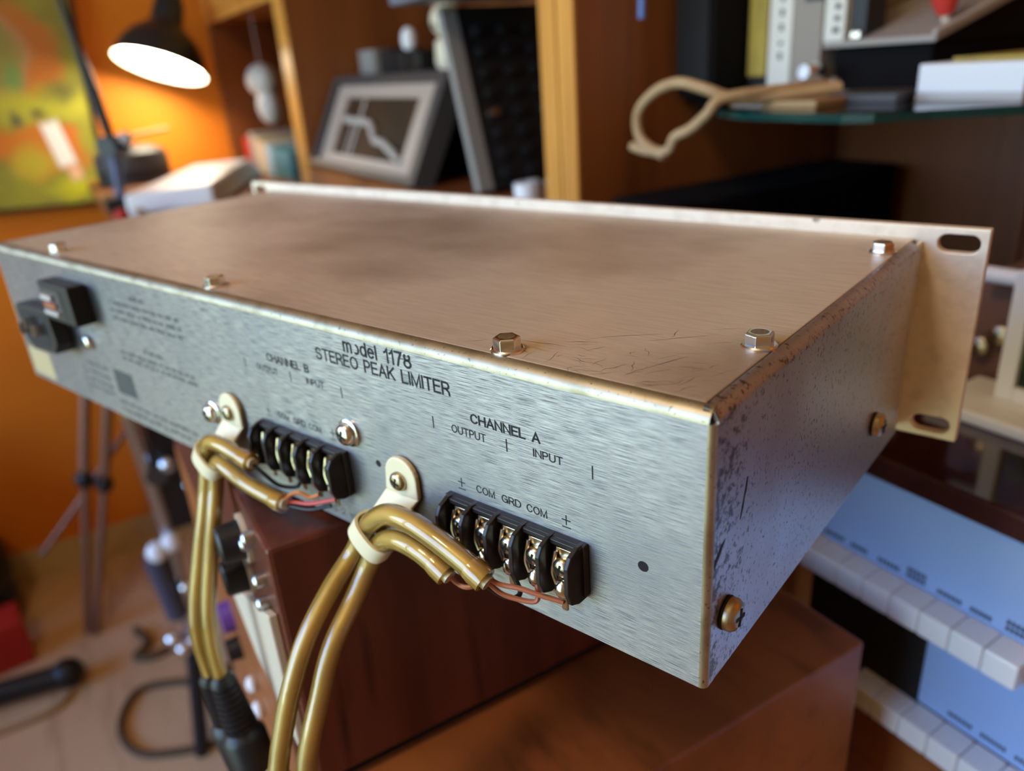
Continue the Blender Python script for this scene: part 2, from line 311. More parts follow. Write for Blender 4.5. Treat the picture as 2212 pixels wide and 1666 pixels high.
MB().hexa([D(*p) for p in ((H2-1.9,.1,ZTOP-3.8),(H2-.9,.1,ZTOP-3.8),(H2-.9,2.0,ZTOP-3.8),(H2-1.9,2.0,ZTOP-3.8),(H2-3.9,1.4,ZTOP-.6),(H2-2.2,1.4,ZTOP-.6),(H2-2.2,3.4,ZTOP-.6),(H2-3.9,3.4,ZTOP-.6))]).build('corner_gap', M['dark'], lim)
# scratches on the lid: thin dark gouges
sc = MB()
def scratch(x, y, ang, L, w=.35):
    c, s_ = math.cos(ang), math.sin(ang); z = ZTOP-.1+.012
    pts = []
    for k in range(5):
        t = k/4-.5; j = random.uniform(-.5, .5); pts.append((x+c*L*t - s_*j, y+s_*L*t + c*j, w*(.25+.75*(1-abs(2*t)))))
    for a, b in zip(pts, pts[1:]):
        nx, ny = -s_*.5, c*.5
        sc.add([D(a[0]+nx*a[2], a[1]+ny*a[2], z), D(a[0]-nx*a[2], a[1]-ny*a[2], z), D(b[0]-nx*b[2], b[1]-ny*b[2], z), D(b[0]+nx*b[2], b[1]+ny*b[2], z)], ((0,1,2,3),))
for k in range(34): scratch(random.gauss(172, 14), 5 + abs(random.gauss(0, 14)), random.uniform(-.4, 2.2), random.uniform(2, 8), random.uniform(.10,.26))
for k in range(26): scratch(random.gauss(205, 6), 6 + abs(random.gauss(0, 18)), random.uniform(.3, 1.4), random.uniform(3, 11), random.uniform(.08,.2))
for x, y, a, L in ((158,18,.1,16),(176,34,.7,22),(190,40,.75,17),(168,24,.4,9),(196,22,1.2,14),(186,12,1.1,8)): scratch(x, y, a, L, .32)
o = sc.build('scratches', M['dark'], lim); M['scr'] = pm('scratch_brown', (.07,.045,.03,1), .6); o.data.materials[0] = M['scr']; o['kind'] = 'stuff'
# faceplate with rack slots
bm = bmesh.new(); loops = []
def loop(pts):
    vs = [bm.verts.new(D(x, DEP, z)) for x, z in pts]
    return [bm.edges.new((vs[i], vs[(i+1) % len(vs)])) for i in range(len(vs))]
E_ = loop([(-241.3,-44.2),(241.3,-44.2),(241.3,44.2),(-241.3,44.2)])
for sx_ in (1,-1):
    for sz_ in (1,-1):
        cx, cz = 231.2*sx_, 38.1*sz_; pts = []
        for k in range(9): a = -math.pi/2 + math.pi*k/8; pts.append((cx+3.9+3.5*math.cos(a), cz+3.5*math.sin(a)))
        for k in range(9): a = math.pi/2 + math.pi*k/8; pts.append((cx-3.9+3.5*math.cos(a), cz+3.5*math.sin(a)))
        E_ += loop(pts)
bmesh.ops.triangle_fill(bm, use_beauty=True, use_dissolve=False, edges=E_)
ex = bmesh.ops.extrude_face_region(bm, geom=list(bm.faces)); bmesh.ops.translate(bm, vec=(0,.0046,0), verts=[v for v in ex['geom'] if isinstance(v, bmesh.types.BMVert)])
bmesh.ops.recalc_face_normals(bm, faces=bm.faces); me = bpy.data.meshes.new('faceplate'); bm.to_mesh(me); bm.free()
link('faceplate', me, M['plate'], lim, bevel=.0005)
for x in (-180, 180):
    for y in (30, 150): MB().cyl(D(x,y,-44.2), D(x,y,ZBOT), .008, 16).build('foot', M['black'], lim)
# hex screws on the lid
def hexscrew(x, y, rot, tilt=0):
    b = MB().ring(D(x,y,ZTOP-.1), (0,0,1), [(.0049,0),(.0049,.0006),(.0045,.0010)], 24).build('lid_screw', M['chrome'], lim, smooth=True)
    MB().ring(D(x,y,ZTOP+.7), (0,0,1), [(.0040,0),(.0040,.0030),(.0035,.0034)], 6, ph=rot).build('hex_head', M['chrome'], b, bevel=.0002)
    MB().ring(D(x,y,ZTOP+4.05), (0,0,1), [(.0027,0),(.0024,.00006)], 18).build('recess', M['edge'], b)
for x, y, r in ((153.2,8.5,.2),(1.2,8.5,.5),(-149.2,8.5,.9),(211.6,43.8,.15),(211.2,157.5,.4)): hexscrew(x, y, r)
# pan screws on the right side
def panscrew(base, ax, r, h, mat, parent, name='screw', slot=True):
    ax = Vector(ax); b = MB().ring(base, ax, [(r*1.0,0),(r,h*.45),(r*.86,h*.78),(r*.55,h*.96),(.0001,h)], 22, cap1=False).build(name, mat, parent, smooth=True)
    if slot:
        u = ax.cross(Vector((0.3,0.2,1))).normalized(); w = ax.cross(u); c = Vector(base) + ax*(h*.93)
        q = MB()
        for a_, b_ in ((u,w),(w,u)):
            vs = [c + a_*i*r*.55 + b_*j*r*.11 + ax*k*h*.1 for k in (-1,1) for i, j in ((-1,-1),(1,-1),(1,1),(-1,1))]
            q.hexa(vs)
        q.build('drive_recess', M['dark'], b)
    return b
for y, z in ((10.4,-22.6),(137.7,-21.2)):
    w = MB().ring(D(H2,y,z), (1,0,0), [(.0044,0),(.0048,.0004),(.0044,.0011)], 20).build('washer', M['dark'], lim)
    panscrew(D(H2+1.0,y,z), (1,0,0), .0046, .0032, M['brass'], lim, 'side_screw')
MB().prism([D(H2+.03,y,z) for y, z in ((19.5,13.5),(20.2,13.3),(19.6,9.4),(18.6,7.8),(18.2,5.2),(16.6,2.2),(16.5,2.9),(17.4,6.2),(18.3,9.0))], Vector((.00004,0,0))).build('scrape_mark', M['ink'], lim)
MB().prism([D(H2+.03,y,z) for y, z in ((2.4,-1.9),(4.6,-.4),(6.0,.9),(8.2,1.6),(6.6,-.2),(5.0,-2.2),(3.6,-3.0),(2.4,-4.6))], Vector((.00004,0,0))).build('scrape_mark', M['ink'], lim)
# small holes and screws on the rear
for x, z, r in ((201.7,-9.5,1.6),(98.6,-9.4,1.3),(-177.5,-18.3,1.8)):
    MB().cyl(D(x,-.04,z), D(x,.5,z), r/1000, 18).build('hole', M['dark'], lim)
for x, z in ((85.5,-.9),(-7.8,-15.6)):
    MB().ring(D(x,0,z), (0,-1,0), [(.0052,0),(.0052,.0008),(.0048,.0011)], 24).build('washer', M['chrome'], lim, smooth=True)
    panscrew(D(x,-1,z), (0,-1,0), .0042, .0032, M['chrome'], lim, 'panel_screw')
panscrew(D(-121,0,-3.5), (0,-1,0), .004, .003, M['chrome'], lim, 'panel_screw')
# mains inlet and voltage selector
inl = MB().prism([D(x,0,z) for x, z in ((-186,9.5),(-184,-9),(-176,-14),(-146,-12),(-141,-6),(-143,13),(-182,11.5))], Vector((0,-.009,0))).build('mains_inlet', M['black'], lim, bevel=.0008)
MB().prism([D(x,-9.05,z) for x, z in ((-181,6),(-179,-8),(-173,-10.5),(-149,-9),(-146,-4),(-147,9),(-178,8))], Vector((0,-.0001,0))).build('socket', M['dark'], inl)
for x, z in ((-172,0),(-163,4),(-154,1)): MB().box(D(x-1,-14,z-3), D(x+1,-8,z+3)).build('pin', M['chrome'], inl)
sel = MB().box(D(-141,-9.2,9), D(-106,0,29)).build('voltage_selector', M['black'], lim, bevel=.0008)
MB().box(D(-139,-9.5,12), D(-116,-9.1,26)).build('selector_face', M['dgrey'], sel)
MB().box(D(-136,-11.0,20.5), D(-124,-9.2,23)).build('contact', M['lgrey'], sel); MB().box(D(-136,-10.5,16.5), D(-122,-9.2,19)).build('fuse_link', M['copper'], sel); MB().box(D(-136,-11,13), D(-120,-9.2,15)).build('contact', M['lgrey'], sel)
MB().box(D(-164,-.3,19), D(-156,0,24)).build('slide_switch', M['dark'], lim)
MB().box(D(-216,-.12,-38.5), D(-186,0,-22)).build('sticker', pm('yellowed_sticker', (.50,.40,.20,1), .6), lim, label='small yellowed sticker in the lower corner')
# ---- lettering
dg = bpy.context.evaluated_depsgraph_get
def arc(cx, cy, rx, ry, a0, a1, n=12): return [(cx+rx*math.cos(math.radians(a0+(a1-a0)*k/n)), cy+ry*math.sin(math.radians(a0+(a1-a0)*k/n))) for k in range(n+1)]
oval = lambda w: arc(w/2,.5,w/2,.5,90,450,24)
GL = {   # letter: (advance, [stroke polylines]) on a cap height of 1
 'A':(.70,[[(0,0),(.35,1),(.70,0)],[(.13,.33),(.57,.33)]]), 'B':(.62,[[(0,0),(0,1)],[(0,1)]+arc(.34,.755,.24,.245,90,-90,8)+[(0,.51)],[(0,.51)]+arc(.36,.255,.26,.255,90,-90,8)+[(0,0)]]),
 'C':(.70,[arc(.37,.5,.37,.5,38,322,18)]), 'D':(.68,[[(0,0),(0,1)]+arc(.28,.5,.40,.5,90,-90,12)+[(0,0)]]), 'E':(.56,[[(.56,1),(0,1),(0,0),(.56,0)],[(0,.53),(.50,.53)]]),
 'G':(.72,[arc(.37,.5,.37,.5,40,345,18)+[(.72,.48),(.42,.48)],[(.72,.48),(.72,0)]]), 'H':(.66,[[(0,0),(0,1)],[(.66,0),(.66,1)],[(0,.53),(.66,.53)]]), 'I':(.02,[[(.01,0),(.01,1)]]),
 'K':(.64,[[(0,0),(0,1)],[(.62,1),(0,.36)],[(.22,.58),(.64,0)]]), 'L':(.52,[[(0,1),(0,0),(.52,0)]]), 'M':(.78,[[(0,0),(0,1),(.39,0),(.78,1),(.78,0)]]), 'N':(.66,[[(0,0),(0,1),(.66,0),(.66,1)]]),
 'O':(.76,[oval(.76)]), 'P':(.58,[[(0,0),(0,1)]+arc(.32,.73,.26,.27,90,-90,10)+[(0,.46)]]), 'R':(.62,[[(0,0),(0,1)]+arc(.34,.74,.26,.26,90,-90,10)+[(0,.48)],[(.34,.48),(.60,.22),(.62,0)]]),
 'S':(.60,[arc(.30,.745,.27,.255,25,250,12)+arc(.30,.26,.30,.26,75,-160,12)]), 'T':(.62,[[(0,1),(.62,1)],[(.31,1),(.31,0)]]), 'U':(.64,[[(0,1)]+arc(.32,.30,.32,.30,180,360,12)+[(.64,1)]]), 'W':(.92,[[(0,1),(.23,0),(.46,1),(.69,0),(.92,1)]]),
 'm':(.74,[[(0,0),(0,.73)],arc(.18,.53,.18,.2,180,0,8)+[(.36,0)],arc(.55,.53,.19,.2,180,0,8)+[(.74,0)]]), 'o':(.50,[arc(.25,.36,.25,.36,90,450,18)]), ')':(.50,[arc(.25,.36,.25,.36,70,-110,12)]), 'd':(.50,[arc(.25,.36,.25,.36,90,450,18),[(.50,0),(.50,1)]]),
 'e':(.50,[[(0,.38),(.50,.38)]+arc(.25,.36,.25,.36,4,318,18)]), 'l':(.02,[[(.01,0),(.01,1)]]), '1':(.26,[[(0,.74),(.12,.80),(.26,1),(.26,0)]]), '7':(.54,[[(0,1),(.54,1),(.30,.45),(.18,0)]]),
 '8':(.56,[arc(.28,.27,.28,.27,90,450,16),arc(.28,.77,.23,.23,145,395,12)]), '2':(.56,[arc(.28,.70,.27,.30,165,-30,10)+[(.0,.0),(.56,0)]]), ' ':(.34,[])}
def ribbon(mb, pts, w, f):
    P = [Vector((x, y)) for x, y in pts]; n = len(P); closed = (P[0]-P[-1]).length < 1e-5; vs = []
    for i in range(n):
        a_ = (P[i]-P[i-1]) if i > 0 else ((P[0]-P[-2]) if closed else P[1]-P[0]); b_ = (P[i+1]-P[i]) if i < n-1 else ((P[1]-P[0]) if closed else P[-1]-P[-2])
        a_.normalize(); b_.normalize(); na = Vector((-a_.y, a_.x)); nb = Vector((-b_.y, b_.x)); m_ = na+nb
        m_ = m_.normalized() if m_.length > .2 else na
        m_ = m_ / max(.42, m_.dot(na)); p = P[i].copy()
        if not closed and i == 0: p -= a_*w*.5
        if not closed and i == n-1: p += a_*w*.5
        vs += [f(p+m_*w*.5), f(p-m_*w*.5)]
    mb.add(vs, [(2*i, 2*i+1, 2*i+3, 2*i+2) for i in range(n-1)])
def text(s, x0, x1, z0, h, mat=None, w=.13, name='lettering', sp=.24):
    tot = 0; pos = []
    for ch in s: pos.append(tot); tot += GL[ch][0] + sp
    tot -= sp; kx = (x1-x0)/(tot*h); q = MB()
    for ch, p in zip(s, pos):
        for st in GL[ch][1]: ribbon(q, st, w, lambda v: D(x0 + (p+v.x)*h*kx, -.06, z0 + v.y*h))
    return q.build(name, mat or M['ink'], lim)
text('m)del 1178', 89.8, 121.4, 30.1, 4.3, w=.175)
text('STEREO PEAK LIMITER', 74, 136.8, 24.6, 3.9, w=.175)
def bar(x, z0, z1, w=.42, mat=None): MB().box(D(x-w/2,-.07,z0), D(x+w/2,-.02,z1)).build('divider_mark', mat or M['ink'], lim)
for dx in (0, -102.2):
    A = dx == 0; mt = M['ink']
    text('CHANNEL ' + ('A' if A else 'B'), 144.6+dx, 169.6+dx, 17.8, 2.7, w=.20)
    text('OUTPUT', 136.3+dx, 149.6+dx, 12.7, 2.3, w=.155); text('INPUT', 167.3+dx, 177+dx, 13.2, 2.2, w=.155)
    for x in (128.4, 157.6, 186.7): bar(x+dx, 11.8, 15.9)
    for x, s in ((144.2,'COM'),(154.2,'GRD'),(163.6,'COM')): text(s, x+dx, x+dx+7, -5.7, 2.3, w=.16)
    for x, z in ((137.9,-4.4),(177.4,-4.0)):
        MB().box(D(x+dx-1.5,-.07,z-.17), D(x+dx+1.5,-.02,z+.17)).box(D(x+dx-.17,-.07,z-1.6), D(x+dx+.17,-.02,z+1.6)).box(D(x+dx-1.5,-.07,z-2.5), D(x+dx+1.5,-.02,z-2.2)).build('plus_minus_mark', M['ink'], lim)
text('CLASS 2 WIRING', 55, 92, -38.6, 2.3, M['inkfade'])
# illegible small print, too soft to read: rows of fine strokes
def smallprint(x0, x1, z, h, gap=.22):
    q = MB(); x = x0
    while x < x1:
        w = random.uniform(2.5, 9); e_ = min(x+w, x1); y_ = x
        while y_ < e_ - .5:
            q.box(D(y_,-.06,z), D(y_+.55,-.02,z+h*random.uniform(.7,1))); y_ += 1.05
        x = e_ + 1.6
    o = q.build('small_print', M['inkfade'], lim); o['kind'] = 'stuff'
smallprint(-62,-46.5,26.5,2.4)
for z in (22.5,18.6,14.7): smallprint(-84,-19,z,2.0)
smallprint(-61,-44.5,1.2,2.4)
for z in (-3.0,-6.2): smallprint(-86,-17,z,2.0)
for z in (-33.0,-37.3): smallprint(-104,-28,z,2.0)
for z in (-17,-22,-27,-31): smallprint(-135,-108,z,1.8)
MB().box(D(-102,-.06,-27), D(-82,-.02,-14)).build('printed_emblem', M['inkfade'], lim)
for k in range(5): MB().box(D(-140,-.06,-35+k*3.4), D(-138,-.02,-33+k*3.4)).build('printed_tick', M['inkfade'], lim)

# ---- terminal strips
def strip(dx):
    b = MB().box(D(132.3+dx,-2.2,-26), D(184.6+dx,0,-9)).build('terminal_strip', M['bake'], lim, bevel=.0003)
    MB().box(D(133+dx,-3.6,-10.9), D(184+dx,-2.0,-9.2)).build('top_rail', M['bake'], b, bevel=.0003)
    xs = [134.4 + k*9.72 for k in range(6)]
    for k, x in enumerate(xs):
        pts = [(0,-9.0),(-3.5,-8.7),(-7.2,-10.2),(-8.9,-13),(-9.1,-21.5),(-7.6,-25.5),(-4.0,-27.2),(0,-27.4)]
        poly = [D(x+dx-.75, y, z) for y, z in pts]
        MB().prism(poly, Vector((.0015,0,0))).build('barrier', M['bake'], b, bevel=.0003)
    for k in range(5):
        x = (xs[k]+xs[k+1])/2 + dx
        t_ = MB().box(D(x-2.6,-3.0,-25), D(x+2.6,-2.2,-11.6)).build('terminal', M['tin'], b, bevel=.0002)
        panscrew(D(x,-3.0,-17.2), (0,-1,0), .0031, .0026, M['tin'], t_, 'terminal_screw')
        MB().tube(spline([D(x-2.2,-3.6,-12.5), D(x-2.4,-4.2,-15), D(x-2.8,-4.8,-19), D(x-1.5,-5,-22.5)], 4), .0007, 8).build('lug', M['tin'], t_, smooth=True)
        MB().box(D(x-.5,-4.4,-31 - (k == 4)*.5), D(x+1.6,-3.4,-22)).build('solder_tail', M['tin'], t_, bevel=.0004)
        MB().sphere(D(x+.2,-4.6,-24.2), .0024, 12, (1,.8,1.3)).build('solder_blob', M['chrome'], t_, smooth=True)
    return b
strip(0); strip(-102.2)
# ---- nylon P clamps
def clamp(dx):
    pts = []
    for k in range(13): a = math.pi*k/12; pts.append((111.5+7.4*math.cos(a), -10.0+7.4*math.sin(a)))
    pts += [(103.2,-16.5),(118.8,-16.5)]
    c = MB().prism([D(x+dx,0,z) for x, z in pts], Vector((0,-.0022,0))).build('cable_clamp', M['nylon'], lim, bevel=.0006)
    # strap leaving the panel and slanting down to the loop
    MB().hexa([D(x+dx,y,z) for x, y, z in ((103.2,-2.2,-16.5),(118.8,-2.2,-16.5),(118.8,0,-16.5),(103.2,0,-16.5),(96.5,-5.6,-26.5),(112.5,-5.6,-24.5),(112.5,-4.2,-26),(96.5,-4.2,-28))]).build('strap', M['nylon'], c, bevel=.0006)
    d = Vector((.62,0,.78)); e = Vector((.78,0,-.62)); cen = Vector((102.6,-10.4,-31.6)); n = 28; vs = []; fs = []
    for i in range(n):
        a = 2*math.pi*i/n; ca = math.cos(a); sa = math.sin(a)
        for r1, r2, w in ((8.6,5.4,-4.0),(8.6,5.4,4.0),(7.6,4.3,4.0),(7.6,4.3,-4.0)):
            p = cen + e*(abs(ca)**.75*math.copysign(1,ca)*r1) + Vector((0,1,0))*(abs(sa)**.75*math.copysign(1,sa)*r2) + d*w
            vs.append(D(p.x+dx, p.y, p.z))
    for i in range(n):
        j = (i+1) % n
        for k in range(4): l=(k+1)%4; fs.append((i*4+k,i*4+l,j*4+l,j*4+k))
    MB().add(vs, fs).build('clamp_loop', M['nylon'], c, smooth=True)
    panscrew(D(111.0+dx,-2.2,-11.2), (0,-1,0), .0034, .0022, M['brass'], c, 'clamp_screw')
clamp(0); clamp(-102.4)

# ------------------------------------------------------------------ cables soldered to the strips
def cable(name, label, path, r, wires, plug=None, plugmat=None, group='amber audio cables on the rear panel'):
    t_ = thing(name, label, 'cable', DEV, DROT, group)
    P = spline([D(*p) for p in path], 6)
    MB().tube(P, r, 18).build('jacket', M['jacket'], t_, smooth=True)
    Q = P[:-1] + [P[-1] + (P[-1]-P[-2]).normalized()*.0015]
    MB().tube(Q, r*.66, 14).build('braid', M['braid'], t_, smooth=True)
    tip = P[-1]; d = (P[-1]-P[-3]).normalized()
    MB().ring(tip - d*.006, d, [(r*1.04,0),(r*1.12,.002),(r*1.12,.0062),(r*.8,.0062)], 18, cap0=False, cap1=False).build('end_sleeve', M['jacket'], t_, smooth=True)
    for mat, pts in wires: MB().tube(spline([D(*p) for p in pts], 6), .0008, 8).build('wire', mat, t_, smooth=True)
    if plug:
        a, b = Vector(D(*plug[0])), Vector(D(*plug[1])); ax = (b-a).normalized(); L = (b-a).length
        ps = [(r*1.15,0)]
        for k in range(9):
            z = .003+k*.0030; ps += [(.0058+k*.00022, z), (.0058+k*.00022, z+.0018), (.0050+k*.00022, z+.0019), (.0050+k*.00022, z+.0029)]
        ps += [(.0085,.032),(.0098,.034),(.0098,L)]
        MB().ring(a, ax, ps, 24).build('connector_plug', plugmat or M['black'], t_, smooth=True)
    return t_
A1 = [(92,-60.5,-113.5),(92,-56.8,-103.8),(92,-53.3,-94),(92,-46.6,-78.7),(92,-36.4,-62.3),(92,-23.4,-49.9),(93.5,-12.5,-40.5),(99.8,-10.6,-29.2),(113.6,-12.4,-17.9),(126,-14,-14.6),(137.8,-14.3,-16.2),(148.7,-14.2,-19.9),(157.4,-14,-24.0)]
A2 = [(101,-53.5,-115),(100.6,-51.5,-104),(100.2,-48,-94.5),(99.8,-41.8,-83),(99.2,-32,-66),(98.6,-19,-53.6),(99.8,-11.6,-43.5),(105.6,-10.4,-33.8),(117.4,-12.9,-25.6),(128.6,-14,-24.0),(136.8,-14,-26.4),(141.5,-14,-28.6)]
cable('audio_cable', 'amber-jacketed cable clamped at channel A, upper end reaching the terminal strip', A1, .0036,
  [(M['copper'], [(157.3,-13,-25.1),(160.5,-11,-29.1),(164.9,-9,-30.6),(169.8,-7,-30.7),(170.5,-6,-28.7),(169.4,-5,-24.9)]),
   (M['copper'], [(158.3,-13,-23.8),(160.8,-11,-26),(166.1,-9,-26.3),(172.1,-7,-27.4),(178.5,-4.5,-28.6)]),
   (M['blkwire'], [(156.2,-13,-26.7),(159.5,-10,-31),(163.1,-8,-31.6),(163.7,-6,-30.1),(159.8,-5,-25.4)])], ((92,-57.5,-105),(91.5,-74,-160)), M['lgrey'])
cable('audio_cable', 'amber-jacketed cable clamped at channel A, shorter lower end with a copper loop', A2, .0036,
  [(M['copper'], [(141.8,-14,-28.1),(143.2,-12,-32.2),(146.4,-11,-33.2),(148.8,-9,-32),(149.7,-6,-27)])], ((101,-53.5,-114),(104,-66,-170)), M['lgrey'])
B1 = [(-6,-32.5,-134),(-6,-32.8,-113.5),(-6,-30,-97.2),(-6,-22.6,-74.8),(-6,-15.6,-55.4),(-6,-11.6,-43),(-2.6,-10.6,-30.2),(6.8,-12.4,-20.8),(17.2,-13,-18.8),(28.4,-13,-19.6),(37.6,-13,-20.8)]
B2 = [(3,-31.6,-131.5),(3,-31.4,-113.4),(3,-28.6,-94.9),(3,-22,-72.4),(2.6,-15.6,-53.4),(1.4,-11.8,-44),(3.6,-10.6,-34.6),(12,-12.8,-28.2),(21.5,-14,-28.6),(35.3,-14,-31.3),(52,-14,-32.2),(56.6,-14,-32.2)]
cable('audio_cable', 'amber-jacketed cable clamped at channel B with a black wire at its end', B1, .0033,
  [(M['blkwire'], [(38.4,-13,-21.4),(42.3,-11,-25.7),(45.7,-9,-29.7),(49,-7,-31),(54,-5.5,-30),(56,-4.5,-27)])], ((-6,-32.4,-134),(-5,-25.5,-205)), M['black'])
cable('audio_cable', 'amber-jacketed cable clamped at channel B with red and orange wires at its end', B2, .0033,
  [(M['redwire'], [(55.6,-14,-32.3),(59.5,-11,-32.3),(65.4,-9,-32),(71,-7,-30.4),(76.4,-4.5,-28.8)]),
   (M['orgwire'], [(56.9,-14,-31),(58.1,-11,-29.4),(60.7,-9,-28.7),(64,-7,-30.7),(67,-5,-29.5)]),
   (M['blkwire'], [(54.8,-14,-32.9),(60.6,-12,-33.4),(67.9,-10,-33),(75,-6,-31)])], ((3,-31.5,-131),(15,-30,-200)), M['black'])

# ------------------------------------------------------------------ the boxes the limiter stands on
BX0, BX1, BY0, BY1 = .033, .300, .252, .640
zt, zm = ZC-.1578, ZC-.283
bx = thing('wooden_case', 'dark mahogany equipment case directly under the limiter, knobs on its end', 'case', (BX0, BY0, zm))
def part(p, a, b, name, mat, bevel=.001, **k):
    o = Vector(p.location); return MB().box(Vector(a)-o, Vector(b)-o).build(name, mat, p, bevel=bevel, **k)
part(bx, (BX0,BY0,zm+.006), (BX1,BY1,zt), 'case_body', M['mahog'], .002)
part(bx, (BX0+.004,BY0+.004,zm), (BX1-.004,BY1-.004,zm+.006), 'plinth', M['dark'], 0)
def rel(p, v): return Vector(v) - Vector(p.location)
# cream trim strip and knobs on the end that faces left
MB().prism([rel(bx, W(BX0,.252+.006,-.190)), rel(bx, W(BX0,.252+.006,-.258)), rel(bx, W(BX0,.34,-.270)), rel(bx, W(BX0,.40,-.262))], Vector((-.004,0,0))).build('trim_strip', M['cream'], bx, bevel=.0008)
for y, z, mat in ((.300,-.178,'black'),(.318,-.206,'black')):
    k_ = MB().ring(rel(bx, W(BX0,y,z)), (-1,0,0), [(.011,0),(.011,.002)], 20).build('knob_skirt', M['cream'], bx)
    MB().ring(rel(bx, W(BX0-.002,y,z)), (-1,0,0), [(.0088,0),(.0082,.009),(.007,.010)], 20).build('knob', M[mat], k_, smooth=True)
for y, z in ((.275,-.164),(.285,-.172),(.270,-.181),(.276,-.196)):
    MB().ring(rel(bx, W(BX0,y,z)), (-1,0,0), [(.003,0),(.003,.004),(.002,.005)], 14).build('toggle', M['chromeb'], bx, smooth=True)
lo = thing('low_cabinet', 'orange walnut cabinet under the mahogany case, top showing at the front', 'cabinet', (BX0, .182, ZC-.62))
part(lo, (BX0,.182,ZC-.62), (.295,.66,zm), 'cabinet_body', M['walnut'], .0015)
for y, z in ((.437,-.368),(.436,-.389)):
    MB().sphere(rel(lo, W(BX0-.003,y,z)), .006, 12, (.7,1,1)).build('stud', M['white'], lo, smooth=True)
MB().ring(rel(lo, W(BX0,.50,-.355)), (-1,0,0), [(.012,0),(.011,.008)], 18).build('knob', M['purple'], lo, smooth=True)
MB().ring(rel(lo, W(BX0,.492,-.378)), (-1,0,0), [(.009,0),(.008,.010)], 18).build('knob', M['black'], lo, smooth=True)
# a plain stand carries the cabinet
st = thing('cabinet_stand', 'black frame stand under the walnut cabinet', 'stand', (BX0,.182,0))
part(st, (BX0+.01,.19,ZC-.65), (.285,.65,ZC-.62), 'stand_top', M['black'])
for x in (BX0+.03,.265):
    for y in (.21,.63): part(st, (x-.012,y-.012,0), (x+.012,y+.012,ZC-.65), 'leg', M['black'])

# ------------------------------------------------------------------ the organ
og = thing('electric_organ', 'dark wood electric organ with pale fascia and rows of white tabs', 'organ', (.345, -.4, ZC-.95))
OX = .358
part(og, (OX+.004,-.45,ZC-.95), (.70,.262,ZC-.2285), 'organ_body', M['walnut'])
part(og, (OX-.005,-.45,ZC-.2285), (.70,.268,ZC-.214), 'lid', M['gloss'], .002)
part(og, (OX,-.45,ZC-.289), (OX+.006,.262,ZC-.2285), 'fascia', M['fascia'], .0006)
part(og, (OX,-.45,ZC-.3605), (OX+.006,.184,ZC-.308), 'fascia', M['fascia'], .0006)
part(og, (OX-.001,.184,ZC-.372), (OX+.006,.262,ZC-.289), 'shade_block', M['dark'])  # black block stands in for the shadowed stretch beside the lower fascia
def tab(y0, y1, z):
    y0 += .0002; y1 -= .0002; c = [(OX,y0,z+.0015),(OX,y1,z+.0015),(OX-.017,y1,z),(OX-.017,y0,z)]
    lo_ = [(OX,y0,z-.018),(OX,y1,z-.018),(OX-.0175,y1,z-.0145),(OX-.0175,y0,z-.0145)]
    MB().hexa([rel(og, W(*p)) for p in lo_] + [rel(og, W(*p)) for p in c]).build('rocker_tab', M['tab'], og, bevel=.0012)
for k in range(8): tab(.131+k*.0172, .131+(k+1)*.0172, -.2862)
for k in range(10): tab(.0454+k*.0173, .0454+(k+1)*.0173, -.3620)
def label_marks(y, z, n, w=.0016):
    q = MB(); yy = y
    for k in range(n):
        q.box(rel(og, W(OX-.0003,yy-w,z)), rel(og, W(OX,yy,z+.0026))); yy -= w*1.45
    q.build('tab_lettering', M['ink'], og)['kind'] = 'stuff'
for k in range(7): label_marks(.256-k*.0181, -.2822, 5 if k % 2 else 6); 
for k in (3,6): label_marks(.256-k*.0181, -.2784, 5)
for k in range(7): label_marks(.166-k*.0181, -.3555, 6)
wb = thing('wooden_chest', 'small brown wooden chest with brass knobs on the organ lid', 'box', (.49,.05,ZC-.214))
part(wb, (.49,.05,ZC-.214), (.62,.262,ZC-.145), 'chest_body', pm('mauve_brown_wood', (.18,.09,.065,1), .35))
for y, z in ((.249,-.187),(.238,-.177)):
    MB().ring(rel(wb, W(.49,y,z)), (-1,0,0), [(.003,0),(.003,.004),(.0062,.006),(.0062,.010),(.003,.012)], 16).build('knob', M['brass'], wb, smooth=True)
pn = MB().tube([W(.478,.250,-.1395),W(.483,.20,-.1395),W(.490,.15,-.1395)], .0052, 12).build('white_rod', M['white'], smooth=True); tag(pn, 'thick white rod lying along the wooden chest top', 'rod')
fr_ = thing('small_screen', 'white-framed small screen on a white base on the organ lid', 'screen', (.445,.1,ZC-.214))
part(fr_, (.425,.10,ZC-.214), (.482,.246,ZC-.206), 'base', M['white'], .002)
for a, b in (((.455,.212,-.206),(.463,.222,-.128)),((.455,.08,-.206),(.463,.09,-.128)),((.455,.09,-.206),(.463,.212,-.197)),((.455,.09,-.136),(.463,.212,-.128))):
    part(fr_, W(*a), W(*b), 'frame_bar', M['white'], .001)
part(fr_, W(.459,.09,-.197), W(.462,.212,-.136), 'screen_panel', M['screen'], 0)

